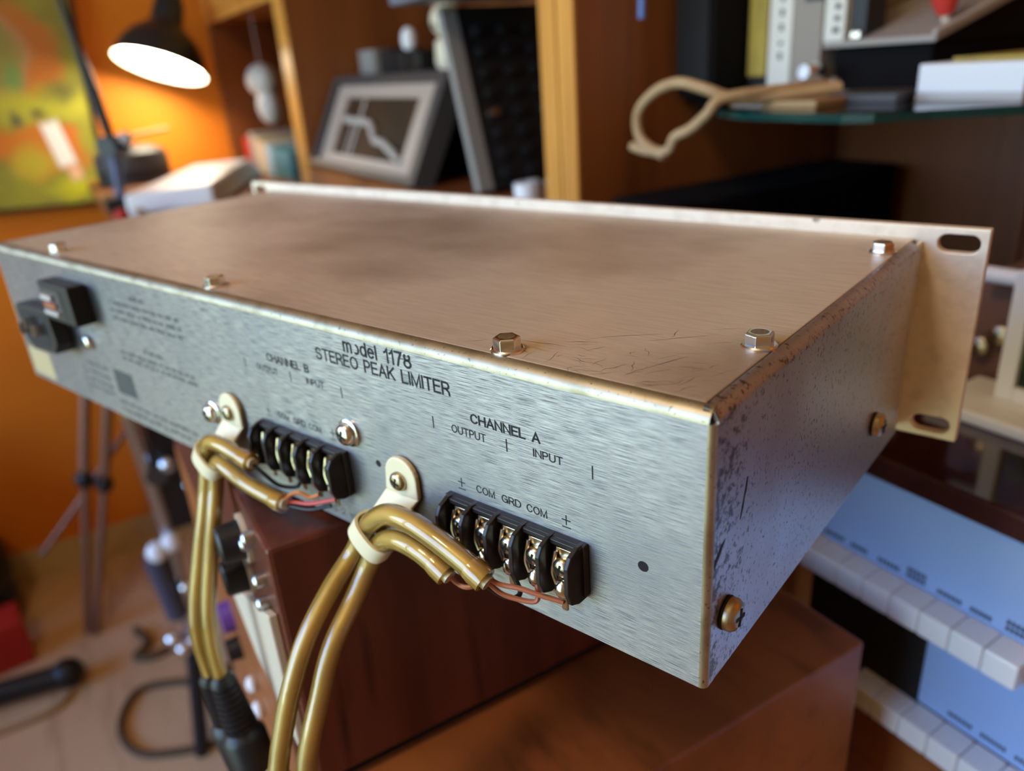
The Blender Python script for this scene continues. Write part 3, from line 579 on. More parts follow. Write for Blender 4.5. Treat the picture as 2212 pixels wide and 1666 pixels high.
# ------------------------------------------------------------------ wall unit along the right wall
SX = .44; SB = .82
wu = thing('wall_unit', 'brown veneered wall unit with orange front edges along the right side', 'bookcase', (SX, .30, 0))
def panel(y0, y1, z0=0, z1=ZT-.05, name='divider', x0=SX, x1=SB, mat=None):
    o = part(wu, (x0+.003,y0,z0), (x1,y1,z1), name, mat or M['unit'], 0)
    e_ = part(wu, (x0,y0,z0), (x0+.003,y1,z1), 'front_edge', M['unitedge'], 0); return o
panel(1.536, 1.602); panel(.627, .6535); panel(.657, .684); part(wu, (SX,2.225,0), (SB,2.245,ZT-.05), 'divider', M['unit'], 0)
part(wu, (SX+.006,.6535,0), (SB,.657,ZT-.05), 'joint_gap', M['unit'], 0)
part(wu, (SB,-.2,0), (SB+.02,2.245,ZT-.05), 'back_panel', M['unit'], 0)
part(wu, (SB-.006,.40,0), (SB,.434,ZT-.05), 'back_batten', M['unit'], .001)
def shelf(y0, y1, z, th=.022):
    part(wu, (SX+.003,y0,z-th), (SB,y1,z), 'shelf_board', M['unit'], 0); part(wu, (SX,y0,z-th), (SX+.003,y1,z), 'front_edge', M['unitedge'], 0)
part(wu, (SX,.684,ZC-.182), (SB,1.536,ZC-.160), 'shelf_board', M['unit'], 0); shelf(1.602, 2.225, ZC-.270); shelf(1.602, 2.225, ZC+.160); shelf(.684,1.536,ZC+.42)
part(wu, (SX-.004,1.60,ZC+.160), (SX+.014,2.225,ZC+.75), 'door', M['unitedge'], .001)
part(wu, (SX-.002,.684,0), (SX+.016,1.536,ZC-.182), 'door', M['unit'], .001); part(wu, (SX-.002,1.602,0), (SX+.016,2.225,ZC-.292), 'door', M['unit'], .001)
shelf(.31,.627, ZC-.34)
gs = []
for x, y in ((.575,.627),(.49,.515),(.452,.455),(SX,.415),(SX,.335),(.448,.318),(.477,.298),(.514,.264),(.60,.215),(SB-.006,.16),(SB-.006,.627)): gs.append(rel(wu, W(x,y,-.0505)))
g_ = MB().prism(gs, Vector((0,0,.0055))).build('glass_shelf', M['glass'], wu)
q = MB(); fr_pts = gs[:10]
for a, b in zip(fr_pts, fr_pts[1:]):
    d_ = (b-a).normalized(); nn = Vector((-d_.y, d_.x, 0))*.0012
    q.hexa([a, b, b+nn, a+nn, a+Vector((0,0,.0055)), b+Vector((0,0,.0055)), b+nn+Vector((0,0,.0055)), a+nn+Vector((0,0,.0055))])
q.build('glass_edge', M['glassedge'], g_)

# ---- things on the glass shelf
def solo(name, label, cat, a, b, mat, bevel=.0015, rz=0, group=None):
    a, b = Vector(a), Vector(b); c = Vector(((a.x+b.x)/2,(a.y+b.y)/2,a.z))
    o = MB().box(a-c, b-c).build(name, mat, bevel=bevel); o.location = c; o.rotation_euler = (0,0,rz); return tag(o, label, cat, group)
GZ = -.045
sp = thing('black_speaker', 'tall matt black speaker standing against the divider on the glass shelf', 'speaker', W(.62,.596,GZ))
MB().box((-.06,-.024,0), (.045,.026,.30)).build('cabinet', M['matt'], sp, bevel=.003); MB().box((-.064,-.020,.01), (-.06,.022,.29)).build('grille', M['dark'], sp)
bk = thing('book', 'yellow paperback standing beside the black speaker', 'book', W(.60,.557,GZ), 0, 'books on the glass shelf')
MB().box((0,-.011,.016), (.14,.011,.25)).build('cover', M['yellow'], bk, bevel=.001); MB().box((0.002,-.010,0), (.13,.010,.016)).build('base_block', M['black'], bk)
bk = thing('book', 'cream book with a lettered spine, next to the yellow one', 'book', W(.60,.5305,GZ), 0, 'books on the glass shelf')
MB().box((0,-.013,.008), (.14,.013,.26)).build('cover', M['paper'], bk, bevel=.001); MB().box((.002,-.012,0), (.135,.012,.008)).build('pages', M['lgrey'], bk)
for k in range(14):
    MB().box((-.0004,-.0035,.03+k*.012), (0,.0005,.03+k*.012+random.uniform(.003,.006))).build('spine_mark', M['inkfade'], bk)
bk = thing('book', 'wide grey-beige file box beside the cream book', 'book', W(.60,.501,GZ), 0, 'books on the glass shelf')
MB().box((0,-.0155,0), (.15,.0155,.27)).build('cover', pm('grey_beige_card', (.30,.255,.205,1), .6), bk, bevel=.001); MB().box((-.001,-.0155,.075), (0,.003,.24)).build('label_patch', M['dgrey'], bk)
cs = solo('black_box', 'low black box under the grey sloping unit on the glass shelf', 'box', W(.612,.39,GZ), W(.80,.478,-.008), M['matt'])
ru = thing('test_unit', 'grey sloping instrument with a red knob on the black box', 'instrument', W(.60,.38,-.008))
def sl(t_, y, h): return Vector((t_, y-.38, h + .28*t_))   # sloped deck: t along x
def slb(t0, t1, y0, y1, h0, h1, name, mat): return MB().hexa([sl(t0,y0,h0),sl(t1,y0,h0),sl(t1,y1,h0),sl(t0,y1,h0),sl(t0,y0,h1),sl(t1,y0,h1),sl(t1,y1,h1),sl(t0,y1,h1)]).build(name, mat, ru, bevel=.001)
slb(0,.19,.381,.4835,0,.005,'deck',pm('grey_deck', (.33,.30,.26,1), .4)); slb(0,.19,.381,.3845,.005,.008,'deck_lip',M['lgrey'])
slb(.0,.04,.463,.4835,.005,.075,'name_block',M['paper']); slb(.004,.03,.446,.459,.005,.05,'switch',M['black']); slb(.0,.006,.448,.457,.006,.012,'switch_tip',M['chrome'])
MB().hexa([Vector((.012,.006,.0)),Vector((.185,.006,.0)),Vector((.185,.098,.0)),Vector((.012,.098,.0)),Vector((.012,.006,.003)),Vector((.185,.006,.051)),Vector((.185,.098,.051)),Vector((.012,.098,.003))]).build('unit_body', M['matt'], ru)
k_ = MB().ring(sl(.035,.397,.005), (-.27,0,.96), [(.0034,0),(.0034,.006)], 14).build('knob_shaft', M['cream'], ru)
MB().ring(sl(.035,.397,.005)+Vector((-.0012,0,.0045)), (-.27,0,.96), [(.0060,0),(.0100,.010),(.0105,.040)], 18).build('red_knob', M['red'], k_, smooth=True)
for k in range(6): MB().box(sl(-.0006,.468,.012+k*.009), sl(0,.468+random.uniform(.004,.010),.016+k*.009)).build('lettering_mark', M['ink'], ru)
ds = thing('disc_case', 'white case with a yellow leaflet on the glass shelf corner', 'case', W(.552,.286,GZ))
MB().box((0,0,0), (.13,.074,.004)).build('tray', M['lgrey'], ds); MB().box((0,0,.004), (.13,.074,.0235)).build('case_body', M['white'], ds, bevel=.001)
MB().box((.02,.0,.0235), (.12,.062,.0265)).build('leaflet', M['yellow'], ds); 
for k, (x, y, sx_, sy_, c, lab) in enumerate(((.50,.42,.10,.075,'lgrey','grey paper sheaf lying in front of the books on the glass shelf'),(.52,.46,.05,.06,'tan','brown card lying under the books on the glass shelf'),(.475,.40,.05,.045,'tan','small tan card at the edge of the glass shelf'),(.52,.375,.06,.05,'dgrey','dark folded slip beside the black box on the glass shelf'))):
    solo('paper_sheaf', lab, 'paper', W(x,y-.01,GZ), W(x+sx_,y+sy_-.01,GZ+.003+.001*k), M[c], .0005, rz=.12*k-.1, group='papers on the glass shelf')
b_ = MB().sphere(W(.56,.437,GZ+.010), .006, 14).build('glass_marble', M['chromeb'], smooth=True); tag(b_, 'small shiny bead among the papers on the glass shelf', 'bead')
b_ = MB().ring(W(.592,.478,GZ+.018), (-1,0,.1), [(.004,0),(.009,.002),(.009,.014),(.006,.02)], 16).build('chrome_pot', M['chrome'], smooth=True); tag(b_, 'small chrome pot beside the grey-beige file box', 'pot')
# beige cable coil hanging over the shelf end
q = spline([W(.52,.40,-.034),W(.47,.425,-.037),W(.448,.437,-.036),W(.433,.452,-.028),W(.43,.476,-.0235),W(.432,.505,-.030),W(.433,.527,-.046),W(.434,.526,-.066),W(.434,.505,-.076),W(.434,.490,-.074),W(.434,.483,-.064),W(.434,.465,-.057),W(.433,.447,-.046),W(.44,.44,-.036),W(.47,.425,-.033),W(.53,.42,-.033)], 5)
cb = thing('cable_coil', 'beige cable looped over the end of the glass shelf', 'cable', W(.434,.49,-.08))
MB().tube([p-Vector(cb.location) for p in q], .0042, 10).build('cord', M['beigecable'], cb, smooth=True)
MB().tube([Vector(p)-Vector(cb.location) for p in spline([W(.434,.536,-.0735),W(.434,.522,-.076),W(.434,.505,-.077),W(.434,.495,-.079)], 4)], .0042, 10).build('cord_end', M['beigecable'], cb, smooth=True)
solo('equipment_case', 'large black case on the lower shelf below the glass', 'case', W(.47,.527,-.34), W(.795,.615,-.130), M['matt'], .004)
solo('card_box', 'small tan card box behind the limiter corner', 'box', W(.45,.30,-.34), W(.49,.335,-.152), M['tan'], .001)
bl = MB().cyl(W(.50,.60,.12), W(.497,.600,.028), .003, 12).build('blue_rod', M['blue'], smooth=True); tag(bl, 'thin blue rod hanging beside the orange divider edge', 'rod')

# ---- middle compartment
pf = thing('picture_frame', 'dark-framed picture with a silver mount leaning back in the middle compartment', 'picture', W(SX,1.04,-.160))
u_ = Vector((0,1,0)); v_ = Vector((.075,0,.150)); v_.normalize(); n_ = Vector((-v_.z,0,v_.x))
def PF(y, h, d): return Vector((0.004,0,.004)) + u_*y + v_*h + n_*d
def slabp(y0, y1, h0, h1, d0, d1, name, mat, par=pf): 
    return MB().hexa([PF(y0,h0,d0),PF(y1,h0,d0),PF(y1,h0,d1),PF(y0,h0,d1),PF(y0,h1,d0),PF(y1,h1,d0),PF(y1,h1,d1),PF(y0,h1,d1)]).build(name, mat, par, bevel=.001)
FW, FH = .49, .168
slabp(0,FW,0,FH,-.03,-.012,'backing',M['dgrey'])
for a in ((0,FW,0,.012),(0,FW,FH-.014,FH),(0,.026,.012,FH-.014),(FW-.026,FW,.012,FH-.014)): slabp(a[0],a[1],a[2],a[3],-.012,0.004,'frame_bar',M['dgrey'])
for a in ((.026,FW-.026,.012,.030),(.026,FW-.026,FH-.036,FH-.014),(.026,.085,.030,FH-.036),(FW-.085,FW-.026,.030,FH-.036)): slabp(a[0],a[1],a[2],a[3],-.012,-.004,'mount',M['mat'])
slabp(.085,FW-.085,.030,FH-.036,-.012,-.009,'picture',M['picdark'])
br = spline([PF(FW-.095,.092,-.0065),PF(.30,.090,-.006),PF(.255,.085,-.006),PF(.22,.062,-.006),PF(.18,.058,-.006),PF(.13,.045,-.006),PF(.09,.032,-.006)], 5)
MB().tube(br, [.0045+.003*abs(math.sin(i*.9)) for i in range(len(br))], 8).build('branch', M['branch'], pf, smooth=True)
slabp(.318,.326,.032,FH-.038,-.009,-.007,'stem_line',M['branch']); slabp(.345,.35,.032,.085,-.009,-.007,'stem_line',M['branch'])
# a dark case behind the picture carries small things
solo('dark_case', 'dark box behind the leaning picture, small things standing on it', 'box', W(.558,1.06,-.160), W(.76,1.50,-.004), M['dgrey'], .003)
def onbox(name, lab, cat, x, y, w, d, h, mat, b=.002): return solo(name, lab, cat, W(x,y,-.004), W(x+d,y+w,-.004+h), mat, b)
onbox('small_box', 'small square grey box on the dark case behind the picture', 'box', .562,1.435,.075,.05,.042,M['grey'])
for k, (y, w, h, lab) in enumerate(((1.325,.05,.040,'black cassette case nearest the grey box'),(1.265,.05,.034,'black cassette case in the middle of the row'),(1.205,.048,.030,'black cassette case at the near end of the row'))):
    onbox('cassette_case', lab, 'case', .562,y+.03,w,.06,h,M['black'])
jr = thing('white_jar', 'small white rounded jar above the black cassette cases', 'jar', W(.585,1.318,.030))
MB().ring((0,0,0),(0,0,1),[(.009,0),(.013,.006),(.014,.018),(.011,.030),(.006,.035)],18).build('jar_body', M['white'], jr, smooth=True)
cf = thing('cream_figure', 'cream knobbly figure beside the leaning grey rail', 'figure', W(.586,1.165,-.004))
MB().ring((0,0,0),(0,0,1),[(.022,0),(.026,.01),(.024,.04),(.014,.047)],18).build('body', M['cream'], cf, smooth=True)
MB().sphere((0,.006,.070),.028,16,(.9,1.1,.95)).build('head', M['cream'], cf, smooth=True)
MB().ring((-.024,.004,.062),(-1,0,0),[(.005,0),(.004,.002)],12).build('eye', M['grey'], cf)
mx = thing('mixer', 'black mixer with grey side rails propped upright near the orange divider', 'mixer', W(.475,.90,-.160))
ang = math.atan2(.065,.215); Rm = Matrix.Rotation(-ang, 3, 'X')
def mxb(a, b, name, mat, par=mx, bevel=.001):
    return MB().box(a, b, Rm).build(name, mat, par, bevel=bevel)
mxb((.012,.0,0.006),(.19,.030,.240),'mixer_body',M['black']); mxb((0,-.003,0.006),(.0225,.010,.240),'side_rail',M['grey']); mxb((.170,-.003,0.006),(.192,.010,.240),'side_rail',M['grey'])
for i in range(3):
    for j in range(8):
        MB().ring(Rm @ Vector((.045+i*.038,.0,.025+j*.026)), Rm @ Vector((0,-1,0)), [(.0075,0),(.0062,.011)], 14).build('knob', M['chrome'] if (i,j) in ((0,3),) else M['black'], mx, smooth=True)
tr_ = solo('paper_tray', 'blue-grey tray resting on top of the propped mixer', 'tray', W(.43,.88,.120), W(.62,1.02,.150), pm('blue_grey_metal',(.16,.18,.24,1),.4), .003)
tr_.location.z = ZC + .076; 
solo('card_pack', 'pale grey card pack tucked beside the orange divider edge', 'pack', W(.515,.775,.0), W(.56,.80,.042), M['lgrey'], .002).location.z = ZC+.006
hp = thing('chrome_hoop', 'curved chrome hoop between the mixer and the orange divider', 'hoop', W(.53,.79,-.16))
MB().tube(spline([Vector((.025,.0,.05)),Vector((.008,0,.075)),Vector((0,0,.10)),Vector((.004,0,.13)),Vector((.02,0,.155)),Vector((.04,0,.16)),Vector((.06,0,.10)),Vector((.05,0,.0))],6), .0048, 10).build('hoop_band', M['chromeb'], hp, smooth=True)
for x, y, r, mat, lab in ((.487,.80,.016,'white','white tape roll on the shelf in front of the mixer'),(.522,.79,.014,'cream','cream tape roll beside the white one'),(.505,.815,.008,'lgrey','small grey spool between the two tape rolls')):
    o = MB().ring((0,0,0),(0,0,1),[(r*.45,0),(r,0),(r,.026),(r*.45,.026),(r*.45,.0)],20,False,False).build('tape_roll', M[mat], smooth=True); o.location = W(x,y,-.160); tag(o, lab, 'tape roll', 'tape rolls on the shelf')

# ---- far compartment: books and a hanging thing
def bookf(y, w, h, mat, lab, x=.46, lean=0):
    b = thing('book', lab, 'book', W(x,y,-.270), 0, 'books in the far compartment')
    MB().box((0,-w/2,0),(.14,w/2,h)).build('cover', mat, b, bevel=.002); MB().box((.004,-w/2+.003,.002),(.142,w/2-.003,h-.004)).build('pages', M['paper'], b); b.rotation_euler = (lean,0,0); return b
bookf(2.150,.060,.135,M['redcard'],'red book at the far end of the row'); bookf(2.085,.045,.150,M['greybook'],'grey book next to the red one'); bookf(2.030,.045,.140,M['beigebook'],'beige book in the middle of the row')
bookf(1.978,.045,.130,M['beigebook'],'second beige book, beside the pale blue one'); bookf(1.925,.045,.128,M['lblue'],'pale blue book next to the teal one'); bookf(1.815,.150,.120,M['teal'],'wide teal book at the near end of the row')
b = thing('book', 'plum book leaning flat against the teal book', 'book', W(.445,1.70,-.270), 0, 'books in the far compartment'); MB().box((0,-.055,0),(.012,.10,.062)).build('cover', M['plum'], b, bevel=.001)
MB().box((.012,-.053,.002),(.013,.098,.060)).build('pages', M['paper'], b)
hg = thing('hanging_ornament', 'pale grey two-lobed ornament hanging in the far compartment', 'ornament', W(.47,1.90,-.075))
MB().sphere((0,0,.075),.048,14,(.7,1.25,.75)).build('upper_lobe', M['lgrey'], hg, smooth=True); MB().sphere((0,-.02,.02),.042,14,(.6,1.0,.95)).build('lower_lobe', M['lgrey'], hg, smooth=True)
MB().cyl((0,0,.10),(0,0,.213),.0008,6).build('cord', M['lgrey'], hg)

# ------------------------------------------------------------------ back wall: painting
ps = bpy.data.materials.new('abstract_painting'); ps.use_nodes = True; t = ps.node_tree; b = t.nodes['Principled BSDF']; b.inputs['Roughness'].default_value = .45; Lk = t.links
tcn = t.nodes.new('ShaderNodeTexCoord'); obv = tcn.outputs['Object']
nzd = t.nodes.new('ShaderNodeTexNoise'); nzd.inputs['Scale'].default_value = 14; nzd.inputs['Detail'].default_value = 3; Lk.new(obv, nzd.inputs['Vector'])
vm = t.nodes.new('ShaderNodeVectorMath'); vm.operation = 'MULTIPLY_ADD'; vm.inputs[1].default_value = (.07,.07,.07); Lk.new(nzd.outputs['Color'], vm.inputs[0]); Lk.new(obv, vm.inputs[2]); wob = vm.outputs[0]
cur = None
def layer(col, fac):
    global cur
    mx_ = t.nodes.new('ShaderNodeMix'); mx_.data_type = 'RGBA'; mx_.inputs[7].default_value = col
    if cur is None: mx_.inputs[6].default_value = srgb(158,152,54)
    else: Lk.new(cur, mx_.inputs[6])
    Lk.new(fac, mx_.inputs[0]); cur = mx_.outputs[2]
def blob(x, z, rx, rz_, soft=.25, amt=1.0, rot=0, vec=None):
    mp = t.nodes.new('ShaderNodeMapping'); mp.vector_type = 'TEXTURE'; mp.inputs['Location'].default_value = (x+.035 if vec is None else x, 0, z+.035 if vec is None else z); mp.inputs['Rotation'].default_value = (0,rot,0); mp.inputs['Scale'].default_value = (rx,50,rz_)
    Lk.new(vec or wob, mp.inputs[0]); ln = t.nodes.new('ShaderNodeVectorMath'); ln.operation = 'LENGTH'; Lk.new(mp.outputs[0], ln.inputs[0])
    mr_ = t.nodes.new('ShaderNodeMapRange'); mr_.inputs['From Min'].default_value = 1+soft; mr_.inputs['From Max'].default_value = 1-soft; mr_.inputs['To Max'].default_value = amt; Lk.new(ln.outputs['Value'], mr_.inputs[0]); return mr_.outputs[0]
def rect(x, z, rx, rz_, rot=0, soft=.12):
    mp = t.nodes.new('ShaderNodeMapping'); mp.vector_type = 'TEXTURE'; mp.inputs['Location'].default_value = (x,0,z); mp.inputs['Rotation'].default_value = (0,rot,0); mp.inputs['Scale'].default_value = (rx,1,rz_); Lk.new(obv, mp.inputs[0])
    sp_ = t.nodes.new('ShaderNodeSeparateXYZ'); Lk.new(mp.outputs[0], sp_.inputs[0]); ab = []
    for k in (0,2):
        a_ = t.nodes.new('ShaderNodeMath'); a_.operation = 'ABSOLUTE'; Lk.new(sp_.outputs[k], a_.inputs[0]); ab.append(a_)
    mxm = t.nodes.new('ShaderNodeMath'); mxm.operation = 'MAXIMUM'; Lk.new(ab[0].outputs[0], mxm.inputs[0]); Lk.new(ab[1].outputs[0], mxm.inputs[1])
    mr_ = t.nodes.new('ShaderNodeMapRange'); mr_.inputs['From Min'].default_value = 1+soft; mr_.inputs['From Max'].default_value = 1-soft; Lk.new(mxm.outputs[0], mr_.inputs[0]); return mr_.outputs[0]
nz2 = t.nodes.new('ShaderNodeTexNoise'); nz2.inputs['Scale'].default_value = 9; nz2.inputs['Detail'].default_value = 5; Lk.new(obv, nz2.inputs['Vector'])
mr2 = t.nodes.new('ShaderNodeMapRange'); mr2.inputs['From Min'].default_value = .42; mr2.inputs['From Max'].default_value = .68; Lk.new(nz2.outputs[0], mr2.inputs[0])
layer(srgb(128,122,60), mr2.outputs[0])
# object origin = bottom right corner of the canvas; x to the right, z up (m)
layer(srgb(192,114,46), blob(-.12,.335,.085,.115,.2)); layer(srgb(190,140,92), blob(-.16,.33,.060,.090,.15)); layer(srgb(150,140,70), blob(-.155,.32,.040,.075,.2)); layer(srgb(120,150,80), blob(-.145,.29,.022,.028,.4))
layer(srgb(188,182,60), blob(-.10,.225,.16,.035,.5)); layer(srgb(96,96,70), blob(-.155,.205,.016,.018,.5)); layer(srgb(110,108,60), blob(-.105,.21,.014,.012,.5)); layer(srgb(120,116,56), blob(-.05,.255,.03,.02,.6))
layer(srgb(208,124,46), blob(-.12,.13,.070,.060,.25)); layer(srgb(206,120,40), blob(-.20,.15,.035,.035,.4)); layer(srgb(196,176,56), blob(-.14,.10,.045,.03,.5)); layer(srgb(212,118,46), blob(-.06,.13,.03,.05,.3)); layer(srgb(206,200,40), blob(-.03,.03,.08,.02,.5))
layer(srgb(250,248,240), rect(-.083,.140,.020,.052,-.22)); layer(srgb(240,190,150), rect(-.060,.070,.014,.016,-.2,.3))
Lk.new(cur, b.inputs['Base Color'])
pt = thing('painting', 'large abstract yellow-green painting with orange shapes on the orange wall', 'painting', W(.116,YB-.004,-.252)); pt.rotation_euler = (0,math.radians(2.6),0)
MB().box((-.85,-.022,0),(0,0,.9)).build('canvas', ps, pt)
for a, b2 in (((-.86,-.026,-.010),(.008,0,0)),((0,-.026,-.010),(.010,0,.9)),((-.86,-.026,-.01),(-.85,0,.9)),((-.86,-.026,.9),(.008,0,.91))): MB().box(a,b2).build('frame_bar', pm('dark_brown_frame',(.03,.014,.008,1),.5), pt)

# ------------------------------------------------------------------ side desk, lamp and what stands on it
dz = -.200
dk = thing('side_desk', 'brown wooden side desk beside the wall unit, behind the limiter', 'desk', (.07,1.36,0))
part(dk, (.075,1.42,ZC+dz-.022), (SX-.006,2.2,ZC+dz), 'desk_top', M['unit']); part(dk, (SX-.03,1.44,0), (SX-.008,2.03,ZC+dz-.022), 'side_support', M['unit']); part(dk, (.30,2.0,.5), (SX-.03,2.03,ZC+dz-.022), 'rear_support', M['unit'])
# desk lamp: clamp, pole, joints, arms, shade
lp = thing('desk_lamp', 'lit black desk lamp with a bell shade in front of the orange wall', 'lamp', W(.103,1.62,dz))
def lr(x, y, z): return W(x,y,z) - Vector(lp.location)
MB().box(lr(.075,1.585,dz), lr(.125,1.655,dz+.020)).build('clamp', M['black'], lp, bevel=.003)
MB().cyl(lr(.103,1.62,dz+.015), lr(.113,1.62,-.100), .0085, 14).build('pole', M['bluemet'], lp, smooth=True)
j1 = lr(.114,1.62,-.092); j2 = lr(.075,1.62,.30); j3 = lr(.37,2.10,.36)
MB().cyl(j1+Vector((-.014,-.016,0)), j1+Vector((.014,.016,0)), .019, 18).build('joint', M['black'], lp, smooth=True); MB().sphere(j1+Vector((.022,-.014,.012)), .012, 14).build('joint_knob', M['lgrey'], lp, smooth=True)
MB().tube([j1,j1*.75+j2*.25,j1*.5+j2*.5,j2], [.008,.010,.005,.005], 12).build('lower_arm', M['black'], lp, smooth=True); MB().cyl(j2+Vector((0,-.014,0)), j2+Vector((0,.014,0)), .014, 16).build('joint', M['black'], lp, smooth=True)
MB().tube([j2,j3], .007, 12).build('upper_arm', M['bluemet'], lp, smooth=True)
nL = Vector((-.37,-.20,-.905)).normalized(); cL = lr(.288,2.09,.045); LS = 1.39
neck = cL - nL*.172
MB().tube([j3, neck], .009, 12).build('neck', M['black'], lp, smooth=True)
prof = [(r*LS, d*LS) for r, d in ((.0745,0),(.072,-.010),(.064,-.030),(.052,-.048),(.036,-.062),(.026,-.072),(.024,-.105),(.016,-.125))]
MB().ring(cL, nL, prof, 36, cap0=False).build('lamp_shade', M['shade'], lp, smooth=True)
MB().ring(cL, nL, [(r-.0015, d+.0006) for r, d in prof[:5]], 36, cap0=False, cap1=True).build('shade_lining', M['shadein'], lp, smooth=True)
MB().ring(cL, nL, [(.090,-.016),(.090,-.013)], 36).build('lit_diffuser', M['led'], lp)
# white slanted case, grey round lid, pink wand
wd_ = thing('white_case', 'white slab-like case standing askew under the lamp', 'case', W(.100,1.50,dz), -math.atan2(.403,.915))
MB().hexa([Vector(v) for v in ((0,0,.0),(.15,0,.0),(.15,.48,0),(0,.48,0),(0,0,.034),(.15,0,.040),(.13,.44,.040),(0.0,.46,.034))]).build('case_body', M['white'], wd_, bevel=.006)
MB().box((-.0015,.02,.012),(0,.44,.016)).build('case_seam', M['lgrey'], wd_)
gd = thing('grey_drum', 'grey round lidded drum behind the white case', 'drum', W(.175,2.06,dz))
MB().ring((0,0,0),(0,0,1),[(.075,0),(.08,.01),(.08,.055),(.075,.068),(.05,.080),(.0,.084)],32,cap1=False).build('drum_body', M['dgrey'], gd, smooth=True)
MB().ring((0,0,.012),(0,0,1),[(.0805,0),(.0805,.018)],32,False,False).build('dark_band', M['black'], gd)
wn = MB().tube([W(.145,1.78,-.09),W(.245,1.80,-.082)], .006, 10).build('pink_wand', pm('pink_grey_plastic',(.45,.26,.16,1),.5), smooth=True)
wn = MB().tube([W(.18,2.06,-.116),W(.18,2.06,-.105),W(.16,2.04,-.100),W(.27,2.06,-.090)], .005, 10).build('pink_wand2', M['tan'], smooth=True)
bpy.data.objects.remove(bpy.data.objects['pink_wand']); wn.name = 'pink_wand'; tag(wn, 'thin pinkish rod rising from the grey drum', 'rod')
# small dark bits at the near edge of the desk
for k, (x, y, r, m_, lab) in enumerate(((.088,1.45,.012,'redcard','small dark red cap on the near edge of the side desk'),(.112,1.44,.013,'lgrey','small pale cap next to the red one on the side desk'))):
    o = MB().ring((0,0,0),(0,0,1),[(r,0),(r,.012),(r*.6,.018)],16).build('bottle_cap', M[m_], smooth=True); o.location = W(x,y,dz); tag(o, lab, 'cap', 'caps on the side desk')

# ------------------------------------------------------------------ floor-level things, lower left
def fl(x, y, z=0): return Vector((x, y, z))
sd = thing('light_stand', 'thin brown stand with splayed legs and black joints before the orange wall', 'stand', fl(-.14,1.92))
def sr(x, y, z): return Vector((x,y,z+ZC)) - Vector(sd.location)
for a, j, b2 in (((-.02,1.9,-.50),(-.11,1.9,-.835),(-.205,1.9,-1.243)),((.03,1.9,-.50),(-.073,1.9,-.861),(-.19,1.88,-1.243))):
    MB().tube([sr(*a), sr(*j)], .012, 12).build('upper_tube', M['polered'], sd, smooth=True); MB().tube([sr(*j), sr(*b2)], .009, 12).build('leg', M['polered'], sd, smooth=True); MB().sphere(sr(*j), .021, 12, (1,1,1.2)).build('joint', M['black'], sd, smooth=True)
MB().tube([sr(.02,1.93,-.74), sr(-.17,1.95,-.945), sr(-.25,1.97,-1.03)], .007, 12).build('brace', M['polered'], sd, smooth=True)
MB().sphere(sr(.005,1.9,-.49), .03, 12).build('hub', M['black'], sd, smooth=True)
bg_ = thing('black_bag', 'slumped black bag against the wall at the picture edge', 'bag', fl(-.50,2.09))
MB().sphere((0,0,.17),.17,18,(1.0,.8,1.0)).sphere((-.05,.02,.36),.10,14,(.9,.8,1.4)).build('bag_body', M['black'], bg_, smooth=True)
MB().tube(spline([Vector((-.1,-.05,.42)),Vector((-.05,-.08,.52)),Vector((.0,-.05,.42))],5),.012,10).build('handle', M['black'], bg_, smooth=True)
MB().box((.05,-.06,0),(.16,.05,.12)).build('side_pocket', M['black'], bg_, bevel=.03)
rb = thing('red_box', 'red box on the floor in front of the black bag', 'box', fl(-.41,1.90))
MB().box((-.16,-.05,0),(.085,.05,.12)).build('box_body', M['redcard'], rb, bevel=.004); MB().box((-.12,-.052,.02),(-.03,-.05,.08)).build('white_label', M['paper'], rb); rb.rotation_euler = (0,0,.12)
sb = thing('stand_foot', 'thick black stand leg with a rounded foot lying on the floor', 'stand', fl(-.25,1.72))
MB().tube([Vector((-.40,.06,.035)),Vector((-.02,-.0,.035))], .026, 14).build('bar', M['black'], sb, smooth=True); MB().sphere((0,0,.034),.036,14,(1,1,.95)).build('rounded_foot', M['black'], sb, smooth=True)
cc = spline([fl(.10,1.34,.006),fl(0,1.345,.006),fl(-.08,1.37,.006),fl(-.14,1.41,.006),fl(-.165,1.48,.006),fl(-.155,1.55,.006),fl(-.115,1.60,.006),fl(-.05,1.58,.006),fl(.01,1.55,.006),fl(.12,1.56,.006)], 6)
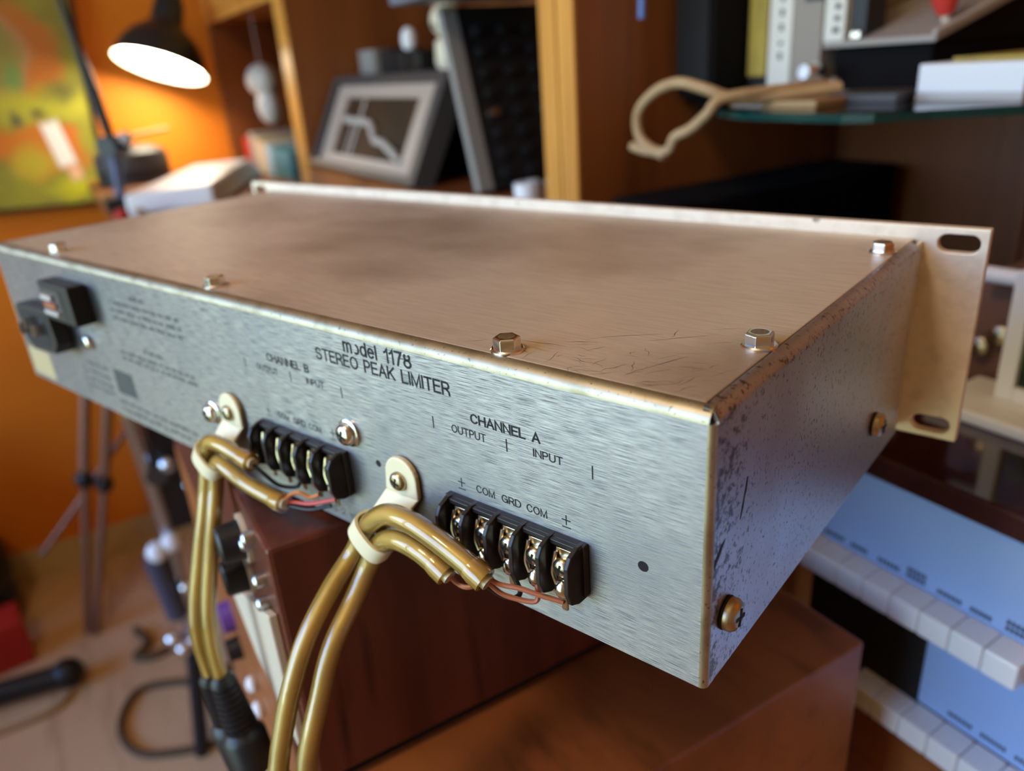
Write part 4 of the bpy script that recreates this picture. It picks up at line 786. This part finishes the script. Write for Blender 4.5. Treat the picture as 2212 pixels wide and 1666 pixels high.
fc = MB().tube(cc, .0085, 8).build('floor_cable', M['browncable'], smooth=True); tag(fc, 'brown cable lying in a loop on the beige floor', 'cable')
fc = MB().tube(spline([fl(-.6,1.66,.006),fl(-.39,1.642,.006),fl(-.286,1.648,.006),fl(-.25,1.69,.006)], 6), .007, 8).build('floor_cable', M['tan'], smooth=True); tag(fc, 'straight tan cable beside the black stand leg on the floor', 'cable')
fc = MB().tube(spline([fl(-.10,1.83,.006),fl(-.08,1.76,.006),fl(-.11,1.72,.006),fl(-.06,1.70,.006),fl(.02,1.74,.006)], 6), .011, 8).build('floor_cable', M['browncable'], smooth=True); tag(fc, 'short dark curl of cable on the floor nearer the wall', 'cable')
# equipment stand behind the cables
es = thing('equipment_stand', 'blue-grey metal stand with chrome fittings carrying a black case', 'stand', fl(.02,1.37))
def er(x, y, z): return Vector((x,y,z+ZC)) - Vector(es.location)
MB().tube([er(.012,1.35,-.50), er(.020,1.36,-.72), er(.012,1.37,-1.02)], .013, 14).build('pole', M['chromeb'], es, smooth=True)
MB().tube([er(-.012,1.35,-.78), er(.0,1.36,-.92)], .020, 14).build('sleeve', M['bluemet'], es, smooth=True)
for p, r, m_ in (((-.004,1.34,-.765),.020,'white'),((.022,1.34,-.755),.019,'white'),((.025,1.34,-.855),.014,'chrome'),((-.020,1.34,-.955),.016,'chrome'),((-.008,1.34,-.985),.015,'chrome'),((.012,1.34,-.972),.014,'chrome'),((.05,1.33,-.60),.016,'chromeb'),((.075,1.33,-.65),.012,'chromeb')):
    MB().sphere(er(*p), r, 12).build('fitting', M[m_], es, smooth=True)
for a in ((-.03,1.34,-1.243),(.10,1.30,-1.243),(.06,1.50,-1.243)): MB().tube([er(.012,1.37,-.98), er(*a)], .014, 12).build('leg', M['black'], es, smooth=True)
MB().box(er(.030,1.35,-.740), er(.22,1.50,-.490)).build('black_case', M['black'], es, bevel=.004)
MB().cyl(er(.03,1.349,-.62), er(.03,1.34,-.62), .02, 16).build('case_knob', M['dgrey'], es)
MB().box(er(.02,1.36,-.70), er(.06,1.38,-.67)).build('bracket', M['black'], es)
